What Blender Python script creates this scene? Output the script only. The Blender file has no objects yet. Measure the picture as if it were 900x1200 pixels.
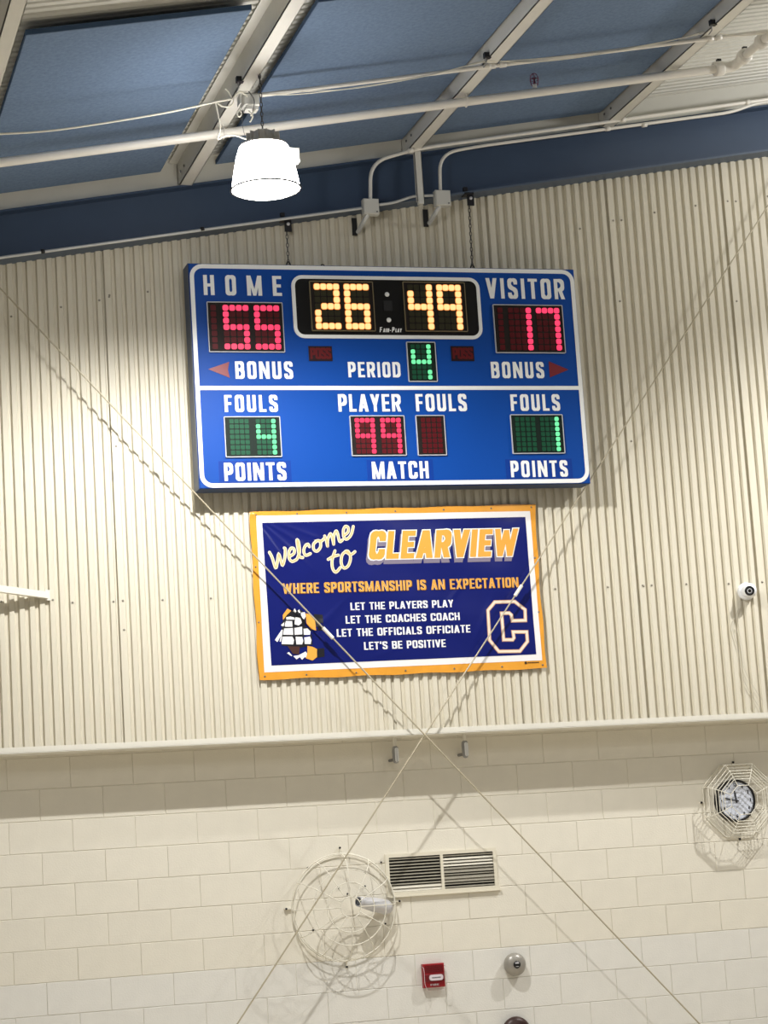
import bpy, math, random
from mathutils import Vector, Matrix
random.seed(7)
PI = math.pi
scene = bpy.context.scene
col = scene.collection

# ------------------------------------------------------------------ camera
FOC = 2545.4                                   # focal length in px of the 900x1200 frame
CAM = Vector((-1.779, -14.111, 2.882))
RIGHT = Vector((0.9589, -0.2765, -0.0631)).normalized()
FWD = Vector((0.2820, 0.9466, 0.1569)).normalized()
RIGHT = (RIGHT - FWD * RIGHT.dot(FWD)).normalized()
UP = RIGHT.cross(FWD).normalized()
cam_data = bpy.data.cameras.new('camera')
cam = bpy.data.objects.new('camera', cam_data); col.objects.link(cam)
cam.matrix_world = Matrix(((RIGHT.x, UP.x, -FWD.x, CAM.x), (RIGHT.y, UP.y, -FWD.y, CAM.y),
                           (RIGHT.z, UP.z, -FWD.z, CAM.z), (0, 0, 0, 1)))
cam_data.sensor_fit = 'VERTICAL'; cam_data.sensor_height = 36; cam_data.sensor_width = 27
cam_data.lens = FOC * 36 / 1200
cam_data.clip_end = 200
scene.camera = cam

def ray(u, v): return RIGHT * ((u - 450) / FOC) - UP * ((v - 600) / FOC) + FWD
def at(u, v, y):                               # surveyed point of the wall elevation -> world point at its real depth y
    d = ray(u, v); return CAM + d * ((y - CAM.y) / d.y)
def atx(u, v, x):
    d = ray(u, v); return CAM + d * ((x - CAM.x) / d.x)

# ------------------------------------------------------------------ world, lights, exposure
w = bpy.data.worlds.new('world'); scene.world = w; w.use_nodes = True
bg = w.node_tree.nodes['Background']
bg.inputs['Color'].default_value = (1.0, 0.985, 0.95, 1); bg.inputs['Strength'].default_value = 0.12
scene.view_settings.view_transform = 'Standard'; scene.view_settings.look = 'None'
scene.view_settings.gamma = 1; scene.view_settings.use_curve_mapping = False
scene.view_settings.exposure = 0.0

def spot(name, loc, watts, size=0.05, angle=172, colr=(1, 0.985, 0.955), blend=0.45):
    l = bpy.data.lights.new(name, 'SPOT'); l.energy = watts; l.shadow_soft_size = size
    l.spot_size = math.radians(angle); l.spot_blend = blend; l.color = colr
    o = bpy.data.objects.new(name, l); o.location = loc; col.objects.link(o); return o
LAMP = Vector((1.105, -2.483, 6.69))
spot('bay_lamp_light', LAMP + Vector((0, 0, -0.035)), 800)
spot('next_bay_lamp_light', (6.55, -2.2, 7.46), 760, angle=140, blend=.7)
spot('far_bay_lamp_light', (1.1, -8.6, 6.65), 170)
for i_, (x_, y_) in enumerate(((-3.5, -5), (3.4, -5), (10.2, -5), (-3.5, -10), (3.4, -10), (10.2, -10))):
    spot('floor_bounce_spot', (x_, y_, 6.2), 480, size=.15, angle=92)  # added unseen spots, narrow so only the floor is lit and bounces upward
gl = bpy.data.lights.new('next_bay_lamp_glow', 'POINT'); gl.energy = 120; gl.shadow_soft_size = 0.16; gl.color = (1, .985, .95)
glo = bpy.data.objects.new('next_bay_lamp_glow', gl); glo.location = (6.55, -2.2, 7.6); col.objects.link(glo)
spot('far_bay_lamp_light_right', (5.67, -8.6, 7.42), 170)
spot('far_bay_lamp_light_left', (-3.5, -8.6, 6.2), 120)

# ------------------------------------------------------------------ materials
MATS = {}
def srgb(r, g, b):
    f = lambda c: (c / 255 / 12.92) if c / 255 <= 0.04045 else ((c / 255 + 0.055) / 1.055) ** 2.4
    return (f(r), f(g), f(b), 1)
def mat(name, rgb, rough=0.6, metal=0.0, spec=0.5, noise=0.0, scale=20, bump=0.0, bscale=60, emit=None, estr=0.0,
        rnd=0.0, stretch=None, coat=0.0):
    m = bpy.data.materials.new(name); m.use_nodes = True; nt = m.node_tree; N = nt.nodes; L = nt.links
    b = N['Principled BSDF']
    b.inputs['Roughness'].default_value = rough; b.inputs['Metallic'].default_value = metal
    b.inputs['Specular IOR Level'].default_value = spec
    b.inputs['Coat Weight'].default_value = coat
    c = srgb(*rgb); b.inputs['Base Color'].default_value = c
    tc = N.new('ShaderNodeTexCoord'); src = tc.outputs['Object']
    if stretch:
        mp = N.new('ShaderNodeMapping'); mp.inputs['Scale'].default_value = stretch
        L.new(tc.outputs['Object'], mp.inputs['Vector']); src = mp.outputs['Vector']
    if noise or rnd:
        hsv = N.new('ShaderNodeHueSaturation'); hsv.inputs['Color'].default_value = c
        val = None
        if noise:
            n = N.new('ShaderNodeTexNoise'); n.inputs['Scale'].default_value = scale; n.inputs['Detail'].default_value = 5
            L.new(src, n.inputs['Vector'])
            mr = N.new('ShaderNodeMapRange'); mr.inputs['From Min'].default_value = 0.25; mr.inputs['From Max'].default_value = 0.75
            mr.inputs['To Min'].default_value = 1 - noise; mr.inputs['To Max'].default_value = 1 + noise
            L.new(n.outputs['Fac'], mr.inputs['Value']); val = mr.outputs['Result']
        if rnd:
            oi = N.new('ShaderNodeObjectInfo')
            mr2 = N.new('ShaderNodeMapRange'); mr2.inputs['To Min'].default_value = 1 - rnd; mr2.inputs['To Max'].default_value = 1 + rnd
            L.new(oi.outputs['Random'], mr2.inputs['Value'])
            if val:
                mu = N.new('ShaderNodeMath'); mu.operation = 'MULTIPLY'
                L.new(val, mu.inputs[0]); L.new(mr2.outputs['Result'], mu.inputs[1]); val = mu.outputs[0]
            else: val = mr2.outputs['Result']
        L.new(val, hsv.inputs['Value']); L.new(hsv.outputs['Color'], b.inputs['Base Color'])
    if bump:
        n2 = N.new('ShaderNodeTexNoise'); n2.inputs['Scale'].default_value = bscale; n2.inputs['Detail'].default_value = 4
        L.new(src, n2.inputs['Vector'])
        bp = N.new('ShaderNodeBump'); bp.inputs['Strength'].default_value = bump; bp.inputs['Distance'].default_value = 0.004
        L.new(n2.outputs['Fac'], bp.inputs['Height']); L.new(bp.outputs['Normal'], b.inputs['Normal'])
    if emit:
        b.inputs['Emission Color'].default_value = (*emit, 1); b.inputs['Emission Strength'].default_value = estr
    MATS[name] = m; return m
mat('block_cream', (229, 224, 210), 0.75, noise=0.025, scale=9, bump=0.35, bscale=90, rnd=0.008)
mat('block_white', (227, 225, 218), 0.75, noise=0.025, scale=9, bump=0.35, bscale=90, rnd=0.008)
mat('mortar_cream', (230, 226, 213), 0.85, bump=0.3, bscale=120)
mat('cladding', (217, 211, 194), 0.5, spec=0.3, noise=0.015, scale=3, stretch=(6, 6, 0.7))
mat('trim_cream', (228, 225, 214), 0.5, noise=0.02, scale=6)
mat('screw', (150, 145, 132), 0.5, 0.6)
mat('beam_blue', (54, 72, 98), 0.55, noise=0.05, scale=5)
mat('flange_blue', (78, 92, 112), 0.5, noise=0.05, scale=5)
mat('panel_fabric', (108, 128, 156), 0.95, spec=0.15, noise=0.14, scale=45, bump=0.5, bscale=200)
mat('panel_edge', (66, 86, 114), 0.95, spec=0.15)
mat('steel_white', (216, 215, 209), 0.45, noise=0.03, scale=7)
mat('infill_cream', (202, 201, 193), 0.6, noise=0.03, scale=4)
mat('deck_white', (212, 212, 206), 0.5, noise=0.03, scale=6)
mat('pipe_white', (228, 225, 218), 0.35, noise=0.02, scale=8)
mat('conduit', (200, 202, 202), 0.35, 0.15)
mat('box_white', (205, 205, 200), 0.45)
mat('cord_white', (232, 228, 214), 0.5)
mat('wire_thin', (190, 186, 172), 0.5)
mat('black', (22, 22, 24), 0.6)
mat('bracket_black', (38, 38, 42), 0.45, 0.4)
mat('galv', (120, 120, 122), 0.4, 0.7)
mat('galv_light', (150, 150, 150), 0.4, 0.2)
mat('chain', (96, 94, 92), 0.45, 0.7)
mat('rod', (182, 173, 150), 0.4, 0.1, noise=0.05, scale=14)
mat('sleeve', (238, 236, 228), 0.4)
mat('silver', (204, 204, 208), 0.35, 0.15)
mat('alu_bell', (158, 154, 146), 0.35, 0.25)
mat('gong', (58, 34, 30), 0.4, 0.1)
mat('red_plastic', (152, 22, 34), 0.35, noise=0.05, scale=60)
mat('red_dark', (110, 14, 24), 0.4)
mat('lens_clear', (225, 215, 222), 0.12, coat=0.6)
mat('cam_white', (236, 238, 242), 0.3)
mat('cam_lens', (10, 10, 14), 0.1)
mat('cam_ring', (70, 74, 84), 0.25)
mat('cage_white', (232, 228, 214), 0.4)
mat('clock_face', (214, 220, 234), 0.35)
mat('clock_black', (16, 16, 20), 0.35)
mat('vent_white', (226, 220, 202), 0.5)
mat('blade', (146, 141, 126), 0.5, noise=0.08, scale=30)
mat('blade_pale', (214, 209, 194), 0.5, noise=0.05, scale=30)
mat('duct_black', (12, 12, 12), 0.9)
mat('floor_wood', (204, 194, 176), 0.35, noise=0.1, scale=3, stretch=(1, 8, 1))
mat('board_blue', (12, 68, 152), 0.48, spec=0.15, noise=0.03, scale=2)
mat('board_blue_strip', (14, 56, 140), 0.48, spec=0.15)
mat('board_side', (44, 64, 98), 0.45)
mat('letter_white', (238, 240, 240), 0.4)
mat('board_black', (10, 10, 12), 0.35, spec=.3)
mat('module', (30, 24, 22), 0.6, spec=.2)
mat('module_green', (14, 30, 24), 0.6, spec=.2)
mat('frame_grey', (186, 188, 194), 0.4)
mat('frame_dim', (120, 108, 80), 0.4)
mat('dot_red_off', (84, 14, 22), 0.5, spec=.2)
mat('dot_green_off', (20, 76, 52), 0.5, spec=.2)
mat('dot_amber_off', (50, 48, 32), 0.5, spec=.2)
mat('dot_red_on', (110, 8, 26), 0.4, emit=(1.0, 0.045, 0.13), estr=1.25)
mat('dot_green_on', (20, 110, 66), 0.4, emit=(0.20, 1.0, 0.42), estr=1.0)
mat('dot_amber_on', (150, 100, 40), 0.4, emit=(1.0, 0.70, 0.30), estr=1.15)
mat('dot_amber_rim', (200, 110, 30), 0.4, emit=(0.85, 0.26, 0.03), estr=0.7)
mat('arrow_red', (118, 24, 34), 0.4)
mat('poss_back', (34, 18, 24), 0.5, spec=.2)
mat('poss_red', (92, 20, 24), 0.5, spec=.2)
mat('vinyl_gold', (232, 162, 60), 0.22, noise=0.06, scale=12, bump=0.15, bscale=10)
mat('vinyl_white', (242, 240, 240), 0.3, bump=0.1, bscale=10)
mat('vinyl_navy', (18, 28, 104), 0.2, noise=0.06, scale=6, bump=0.22, bscale=7)
mat('print_white', (246, 246, 246), 0.35)
mat('print_gold', (236, 168, 70), 0.35)
mat('print_cream', (244, 230, 210), 0.35)
mat('print_pale', (236, 188, 128), 0.35)
mat('print_tan', (214, 168, 140), 0.35)
mat('print_grey', (130, 122, 140), 0.4)
mat('print_brown', (70, 40, 34), 0.4)
mat('print_black', (16, 16, 26), 0.4)
mat('sprinkler_red', (120, 60, 90), 0.4, 0.3)
mat('lamp_housing', (190, 186, 180), 0.4, 0.3)
mat('lamp_shade', (255, 250, 240), 0.4, emit=(1, 0.97, 0.92), estr=27.0)
mat('lamp_lens', (255, 255, 250), 0.3, emit=(1, 0.97, 0.92), estr=26.0)
mat('lamp_rim', (40, 40, 40), 0.4, 0.5)

# ------------------------------------------------------------------ mesh builder
class MB:
    def __init__(s): s.v = []; s.f = []; s.sm = []
    def add(s, vs, fs, smooth=False):
        b = len(s.v); s.v += [tuple(p) for p in vs]
        for f in fs: s.f.append(tuple(i + b for i in f)); s.sm.append(smooth)
    def box(s, a, b, bev=0.0):
        x0, x1 = sorted((a[0], b[0])); y0, y1 = sorted((a[1], b[1])); z0, z1 = sorted((a[2], b[2]))
        if not bev:
            s.add([(x0,y0,z0),(x1,y0,z0),(x1,y1,z0),(x0,y1,z0),(x0,y0,z1),(x1,y0,z1),(x1,y1,z1),(x0,y1,z1)],
                  [(0,3,2,1),(4,5,6,7),(0,1,5,4),(1,2,6,5),(2,3,7,6),(3,0,4,7)])
        else:                                    # front (-y) edges chamfered
            e = bev
            s.add([(x0+e,y0,z0+e),(x1-e,y0,z0+e),(x1-e,y0,z1-e),(x0+e,y0,z1-e),
                   (x0,y0+e,z0),(x1,y0+e,z0),(x1,y0+e,z1),(x0,y0+e,z1),
                   (x0,y1,z0),(x1,y1,z0),(x1,y1,z1),(x0,y1,z1)],
                  [(0,1,2,3),(0,4,5,1),(1,5,6,2),(2,6,7,3),(3,7,4,0),(4,8,9,5),(5,9,10,6),(6,10,11,7),(7,11,8,4),(11,10,9,8)])
        return s
    def prism(s, poly, y0, y1):                  # poly in (x,z), extruded along y
        n = len(poly)
        s.add([(x, y0, z) for x, z in poly] + [(x, y1, z) for x, z in poly],
              [tuple(range(n)), tuple(range(2*n-1, n-1, -1))] + [(i, i+n, (i+1) % n+n, (i+1) % n) for i in range(n)])
        return s
    def bar(s, p, q, w_, h_, up=Vector((0, 0, 1))):
        p = Vector(p); q = Vector(q); d = (q-p).normalized(); sd = d.cross(up).normalized(); u = sd.cross(d)
        c = [sd*a*w_/2 + u*b*h_/2 for a, b in ((-1,-1),(1,-1),(1,1),(-1,1))]
        s.add([p+k for k in c] + [q+k for k in c], [(0,3,2,1),(4,5,6,7),(0,1,5,4),(1,2,6,5),(2,3,7,6),(3,0,4,7)]); return s
    def tube(s, pts, r, n=8, closed=False, caps=True):
        pts = [Vector(p) for p in pts]; m = len(pts); R_ = r if isinstance(r, (list, tuple)) else [r]*m
        rings = []; ref = None
        for i in range(m):
            if closed: d = pts[(i+1) % m] - pts[i-1]
            else: d = pts[min(i+1, m-1)] - pts[max(i-1, 0)]
            d.normalize()
            if ref is None:
                ref = d.cross(Vector((0.13, 0.97, 0.21)));
                if ref.length < 1e-3: ref = d.cross(Vector((1, 0, 0)))
            ref = (ref - d*ref.dot(d)).normalized(); b = d.cross(ref)
            rings.append([pts[i] + (ref*math.cos(2*PI*k/n) + b*math.sin(2*PI*k/n))*R_[i] for k in range(n)])
        vs = [v for rg in rings for v in rg]; fs = []
        for i in range(m if closed else m-1):
            j = (i+1) % m
            for k in range(n): fs.append((i*n+k, j*n+k, j*n+(k+1) % n, i*n+(k+1) % n))
        s.add(vs, fs, True)
        if caps and not closed:
            s.add(rings[0], [tuple(range(n))]); s.add(rings[-1], [tuple(range(n-1, -1, -1))])
        return s
    def lathe(s, c, axis, prof, n=24, smooth=True):   # prof: (r, t) along axis
        c = Vector(c); a = Vector(axis).normalized(); u = a.orthogonal().normalized(); b = a.cross(u)
        vs = []
        for r, t in prof:
            for k in range(n): vs.append(c + a*t + (u*math.cos(2*PI*k/n) + b*math.sin(2*PI*k/n))*r)
        fs = []
        for i in range(len(prof)-1):
            for k in range(n): fs.append((i*n+k, i*n+(k+1) % n, (i+1)*n+(k+1) % n, (i+1)*n+k))
        s.add(vs, fs, smooth); return s
    def quad2(s, q, y):                          # flat polygon in (x,z) facing -y
        s.add([(x, y, z) for x, z in q], [tuple(range(len(q)))]); return s
    def mesh(s, name, m):
        me = bpy.data.meshes.new(name); me.from_pydata(s.v, [], s.f)
        me.polygons.foreach_set('use_smooth', s.sm); me.materials.append(MATS[m] if isinstance(m, str) else m)
        me.update(); return me
    def build(s, name, m, parent=None, origin=None):
        if origin is not None:
            o_ = Vector(origin); s.v = [(a-o_.x, b-o_.y, c-o_.z) for a, b, c in s.v]
        return link(name, s.mesh(name, m), parent, origin)
def link(name, me, parent=None, loc=None):
    o = bpy.data.objects.new(name, me)
    if loc is not None: o.location = loc
    col.objects.link(o)
    if parent: o.parent = parent
    return o
def tag(o, label=None, cat=None, group=None, kind=None):
    if label: o['label'] = label
    if cat: o['category'] = cat
    if group: o['group'] = group
    if kind: o['kind'] = kind
    return o
def thing(name, label, cat, loc=(0, 0, 0), group=None):
    o = bpy.data.objects.new(name, None); o.location = loc; o.empty_display_size = 0.05; col.objects.link(o)
    return tag(o, label, cat, group)
def build_at(mb, name, m, root):                 # vertices are given in world space; the part is parented to root
    o_ = root.location; mb.v = [(a-o_.x, b-o_.y, c-o_.z) for a, b, c in mb.v]
    return link(name, mb.mesh(name, m), root)
def smooth_path(pts, n=6, closed=False):
    pts = [Vector(p) for p in pts]; m = len(pts); out = []
    for i in range(m if closed else m-1):
        g = (lambda k: pts[k % m]) if closed else (lambda k: pts[max(0, min(m-1, k))])
        a, b, c, d = g(i-1), g(i), g(i+1), g(i+2)
        for k in range(n):
            t = k/n
            out.append(0.5*((2*b) + (c-a)*t + (2*a-5*b+4*c-d)*t*t + (3*b-a-3*c+d)*t**3))
    if not closed: out.append(pts[-1])
    return out
def bend(pts, r, n=6):                           # polyline with rounded corners
    pts = [Vector(p) for p in pts]; out = [pts[0]]
    for i in range(1, len(pts)-1):
        a, b, c = pts[i-1], pts[i], pts[i+1]; rr = min(r, (a-b).length*0.49, (c-b).length*0.49)
        p = b + (a-b).normalized()*rr; q = b + (c-b).normalized()*rr
        for k in range(n+1):
            t = k/n; out.append(p*(1-t)**2 + b*2*t*(1-t) + q*t*t)
    out.append(pts[-1]); return out

# ------------------------------------------------------------------ lettering (own stroke glyphs)
def rnd2(pts, r, n=5, closed=False):
    P = [Vector(p) for p in pts]; m = len(P); out = []
    for i in range(m):
        if not closed and i in (0, m-1): out.append(P[i]); continue
        a, b, c = P[i-1], P[i], P[(i+1) % m]; k = 0.5 if closed else 0.5
        la = (a-b).length*(k if (closed or i > 1) else 1.0); lc = (c-b).length*(k if (closed or i < m-2) else 1.0)
        rr = min(r, la, lc)
        if rr < 1e-4: out.append(b); continue
        p = b + (a-b).normalized()*rr; q = b + (c-b).normalized()*rr
        for j in range(n+1):
            t = j/n; out.append(p*(1-t)**2 + b*2*t*(1-t) + q*t*t)
    return out
def ribbon(pts, hw, ext=0.0, closed=False, hwv=None):   # 2D strip quads; hwv = half width of horizontal strokes
    P = [Vector((p[0], p[1])) for p in pts]
    Q = [P[0]]
    for p in P[1:]:
        if (p-Q[-1]).length > 1e-5: Q.append(p)
    if closed and (Q[0]-Q[-1]).length < 1e-5: Q.pop()
    P = Q; m = len(P)
    if ext and not closed:
        P[0] = P[0] - (P[1]-P[0]).normalized()*ext; P[-1] = P[-1] + (P[-1]-P[-2]).normalized()*ext
    L = []; R_ = []
    for i in range(m):
        if closed: d0 = (P[i]-P[i-1]).normalized(); d1 = (P[(i+1) % m]-P[i]).normalized()
        else:
            d0 = (P[i]-P[i-1]).normalized() if i else (P[1]-P[0]).normalized()
            d1 = (P[i+1]-P[i]).normalized() if i < m-1 else d0
        n0 = Vector((-d0.y, d0.x)); n1 = Vector((-d1.y, d1.x)); nn = n0+n1
        if nn.length < 1e-3: nn = n0
        nn.normalize(); k = 1/max(0.45, nn.dot(n0))
        h = hw if hwv is None else hw*abs(nn.x) + hwv*abs(nn.y)
        L.append(P[i]+nn*h*k); R_.append(P[i]-nn*h*k)
    return [[L[i], R_[i], R_[(i+1) % m], L[(i+1) % m]] for i in range(m if closed else m-1)]
WID = {'A': .56, 'B': .52, 'C': .52, 'D': .52, 'E': .45, 'F': .43, 'H': .53, 'I': .2, 'L': .42, 'M': .72, 'N': .58,
       'O': .52, 'P': .5, 'R': .53, 'S': .5, 'T': .48, 'U': .52, 'V': .56, 'W': .82, 'X': .56, 'Y': .54, "'": .16, '-': .3,
       '0': .5, '1': .3, '2': .5, '3': .5, '4': .5, '5': .5, '6': .5, '7': .5, '8': .5, '9': .5}
def glyph(ch, t, g=0.0, wmul=1.0):               # polygons in a box (w x 1); g grows the outline
    w_ = WID[ch]*wmul if ch not in "I'" else max(WID[ch], t)
    th = t*0.82; a = t/2; R_ = w_-t/2; B = th/2; T = 1-th/2; r = min(w_*0.42, 0.3); out = []
    def s(pts, rr=0.0, closed=False): out.extend(ribbon(rnd2(pts, rr, closed=closed), t/2+g, g, closed, th/2+g))
    def d(x1, y1, x2, y2, hw=None):
        hw = (hw or t*0.54)+g; dy = (y2-y1); k = (x2-x1)/dy
        y1 -= g*(1 if dy > 0 else -1); y2 += g*(1 if dy > 0 else -1); x1 -= k*g*(1 if dy > 0 else -1); x2 += k*g*(1 if dy > 0 else -1)
        out.append([Vector((x1-hw, y1)), Vector((x1+hw, y1)), Vector((x2+hw, y2)), Vector((x2-hw, y2))])
    M_ = 0.5
    if ch == 'A': d(a, 0, w_/2-t*.04, 1); d(w_-a, 0, w_/2+t*.04, 1); s([(w_*.22, .27), (w_*.78, .27)])
    elif ch == 'B': s([(a, 0), (a, 1)]); s([(a, T), (R_*.97, T), (R_*.97, M_+.02), (a, M_+.02)], .16); s([(a, M_+.02), (R_, M_+.02), (R_, B), (a, B)], .18)
    elif ch == 'C': s([(R_, .36), (R_, B), (a, B), (a, T), (R_, T), (R_, .64)], r)
    elif ch == 'D': s([(a, 0), (a, 1)]); s([(a, T), (R_, T), (R_, B), (a, B)], r)
    elif ch in 'EF':
        s([(a, 0), (a, 1)]); s([(a, T), (w_, T)]); s([(a, M_), (w_*.92, M_)])
        if ch == 'E': s([(a, B), (w_, B)])
    elif ch == 'H': s([(a, 0), (a, 1)]); s([(R_, 0), (R_, 1)]); s([(a, M_), (R_, M_)])
    elif ch == 'I': s([(w_/2, 0), (w_/2, 1)])
    elif ch == 'L': s([(a, 0), (a, 1)]); s([(a, B), (w_, B)])
    elif ch == 'M': s([(a*.9, 0), (a*.9, 1)]); s([(w_-a*.9, 0), (w_-a*.9, 1)]); d(a*1.2, 1, w_/2, 0, t*.42); d(w_-a*1.2, 1, w_/2, 0, t*.42)
    elif ch == 'N': s([(a*.9, 0), (a*.9, 1)]); s([(w_-a*.9, 0), (w_-a*.9, 1)]); d(a*1.1, 1, w_-a*1.1, 0, t*.5)
    elif ch in 'O0': s([(a, B), (R_, B), (R_, T), (a, T)], r, True)
    elif ch == 'P': s([(a, 0), (a, 1)]); s([(a, T), (R_, T), (R_, .42), (a, .42)], .22)
    elif ch == 'R': s([(a, 0), (a, 1)]); s([(a, T), (R_, T), (R_, .46), (a, .46)], .2); d(w_*.55, .46, w_-a, 0)
    elif ch in 'S5': s([(R_, .7), (R_, T), (a, T), (a, .56), (R_, .44), (R_, B), (a, B), (a, .3)], .2)
    elif ch == 'T': s([(w_/2, 0), (w_/2, 1)]); s([(0, T), (w_, T)])
    elif ch == 'U': s([(a, 1), (a, B), (R_, B), (R_, 1)], r)
    elif ch == 'V': d(a, 1, w_/2, 0); d(w_-a, 1, w_/2, 0)
    elif ch == 'W': d(a, 1, w_*.3, 0, t*.46); d(w_*.5, .95, w_*.3, 0, t*.42); d(w_*.5, .95, w_*.7, 0, t*.42); d(w_-a, 1, w_*.7, 0, t*.46)
    elif ch == 'X': d(a, 0, w_-a, 1); d(w_-a, 0, a, 1)
    elif ch == 'Y': d(a, 1, w_/2, .38); d(w_-a, 1, w_/2, .38); s([(w_/2, 0), (w_/2, .46)])
    elif ch == "'": s([(w_/2, .7), (w_/2, 1)])
    elif ch == '-': s([(0, .45), (w_, .45)])
    elif ch == '1': s([(w_*.6, 0), (w_*.6, 1)]); s([(w_*.1, .75), (w_*.6, .95)])
    elif ch == '2': s([(a, .7), (a, T), (R_, T), (R_, .5), (a, B), (w_, B)], .15)
    elif ch == '3': s([(a, T), (R_, T), (R_, B), (a, B)], .2); s([(w_*.3, M_), (R_, M_)])
    elif ch == '4': s([(w_*.75, 0), (w_*.75, 1)]); s([(w_*.75, 1), (a, .3), (w_, .3)])
    elif ch == '6': s([(R_, T), (a, T), (a, B), (R_, B), (R_, .5), (a, .5)], .18)
    elif ch == '7': s([(0, T), (R_, T), (w_*.35, 0)])
    elif ch == '8': s([(a, B), (R_, B), (R_, T), (a, T)], .18, True); s([(a, M_), (R_, M_)])
    elif ch == '9': s([(R_, .5), (a, .5), (a, T), (R_, T), (R_, B), (a, B)], .18)
    return out, w_
def text_letters(txt, x0, x1, z0, z1, t=.21, g=0.0, shear=0.0, wmul=1.0, space=.3, gap=None, dx=0, dz=0):
    h = z1-z0; G = [(c,) + (glyph(c, t, g, wmul) if c != ' ' else ([], space)) for c in txt]
    tot = sum(k[2] for k in G); n = len(txt)-1
    if gap is None: gp = ((x1-x0)/h-shear - tot)/n if n else 0; sx = 1
    else: gp = gap; sx = ((x1-x0)/h-shear)/(tot+gp*n)
    x = 0; out = []
    for c, polys, wd in G:
        out.append([[(x0+dx+((x+p.x)*sx+p.y*shear)*h, z0+dz+p.y*h) for p in q] for q in polys])
        x += wd+gp
    return [o for o in out if o]
def text_polys(*a, **k): return [q for l in text_letters(*a, **k) for q in l]
def put(mb, polys, y, dfun=None, seg=0.03):
    y_first = y
    for qi, q in enumerate(polys):
        y = y_first - (qi % 40)*1.5e-5          # neighbouring strokes never coplanar
        if dfun is None: mb.quad2(q, y); continue
        if len(q) == 4:                          # split long quads so that print follows the cloth
            a, b, c, d = [Vector(p) for p in q]
            n1 = max(1, int(max((d-a).length, (c-b).length)/seg)+1); n2 = max(1, int(max((b-a).length, (c-d).length)/seg)+1)
            n1 = min(n1, 24); n2 = min(n2, 24)
            vs = []; fs = []
            for i in range(n1+1):
                for j in range(n2+1):
                    p = a.lerp(d, i/n1).lerp(b.lerp(c, i/n1), j/n2); vs.append((p.x, y+dfun(p.x, p.y), p.y))
            for i in range(n1):
                for j in range(n2): k = i*(n2+1)+j; fs.append((k, k+1, k+n2+2, k+n2+1))
            mb.add(vs, fs)
        else: mb.add([(x, y+dfun(x, z), z) for x, z in q], [tuple(range(len(q)))])
    return mb

# ------------------------------------------------------------------ block wall and floor
Z0 = 3.2512; BW, BH = .4064, .2032
SL = 0.1667                                     # roof slope, rises to the right
def zb(x): return 7.380 + SL*(x-1.04)           # underside of the purlins
wall = MB().box((-3.2, .0045, 0), (10.2, .2, 9.2)).build('wall_back', 'mortar_cream'); tag(wall, kind='structure')
zw = Z0-5*BH
def block_mesh(w_, m, nm):
    g = .0011
    return MB().box((g, 0, g), (w_-g, .0045, BH-g), .0028).mesh(nm, m)
bm = {(f, c): block_mesh(BW*f, c, 'block') for f in (1,) for c in ('block_cream', 'block_white')}
for k in range(-3, 10):
    for i in range(-3, 16):
        x = i*BW - (BW/2 if k % 2 == 0 else 0)
        c = 'block_cream' if k < 5 else 'block_white'
        b = link('block', bm[(1, c)], wall, (x, random.uniform(-.0009, .0004), Z0-(k+1)*BH))
fl = MB().box((-12, -22, -.1), (16, .2, 0)).build('floor', 'floor_wood'); tag(fl, kind='structure')

# ------------------------------------------------------------------ corrugated cladding
CY = -.28; CD = .019; PIT = .907/14
up = thing('wall_upper', None, None, (0, 0, 3.70)); tag(up, kind='structure')
prof = [(0, 0), (.030, 0), (.0385, CD), (.0563, CD), (PIT, 0)]
screw_me = MB().lathe((0, 0, 0), (0, -1, 0), [(.0075, 0), (.0075, .003), (.005, .003), (.005, .006), (.0001, .008)], 8, False).mesh('screw', 'screw')
sheets = []
for sidx in range(-2, 8):
    X0 = .533+sidx*.907; mb = MB(); xs = []
    for k in range(14):
        xs += [(X0+k*PIT+px, py) for px, py in prof[:-1]]
    xs.append((X0+14*PIT, 0)); xs[0] = (X0-.012, -.002); xs.insert(1, (X0+.002, -.002))
    n = len(xs); vs = []
    for x, y in xs: vs.append((x, CY+y, 3.69))
    for x, y in xs: vs.append((x, CY+y, 7.02+SL*x))
    mb.add(vs, [(i, i+1, n+i+1, n+i) for i in range(n-1)])
    sheets.append((X0, build_at(mb, 'metal_panel', 'cladding', up)))
def screw_at(u, v):
    p = at(u, v, CY); px = (p.x-.533) % PIT
    for X0, sh in sheets:
        if X0 <= p.x < X0+.907:
            # screws sit on the flat crest of a rib
            k = round((p.x-X0-.015)/PIT); x = X0+k*PIT+.015+random.uniform(-.004, .004)
            link('screw', screw_me, sh, (x-up.location.x, CY+.0, p.z-up.location.z)); return
for u, v in [(64,703),(88,706),(135,705),(143,704),(149,704),(194,703),(251,701),(149,738),(656,690),(708,688),(749,687),
             (756,686),(762,686),(801,684.6),(851,684),(891,682),(897,682),(15,371),(73,360),(119,352),(125,346),(131,348),
             (176,342),(675,268),(716,258.5),(727,258),(764,249),(813,241),(857,236),(863,236),(898,230),(133,523),(728,353),(867,353),(741,517),(4,705)]:
    screw_at(u, v)
lg = MB().box((-3, -.292, 3.676), (10, -.284, 3.712)).box((-3, -.292, 3.672), (10, 0.0, 3.678))
tag(lg.build('trim_1', 'trim_cream'), kind='structure')
sof = MB().box((-3, -.284, 3.679), (10, -.262, 3.70)); tag(sof.build('trim_2', 'trim_cream'), kind='structure')

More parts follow.
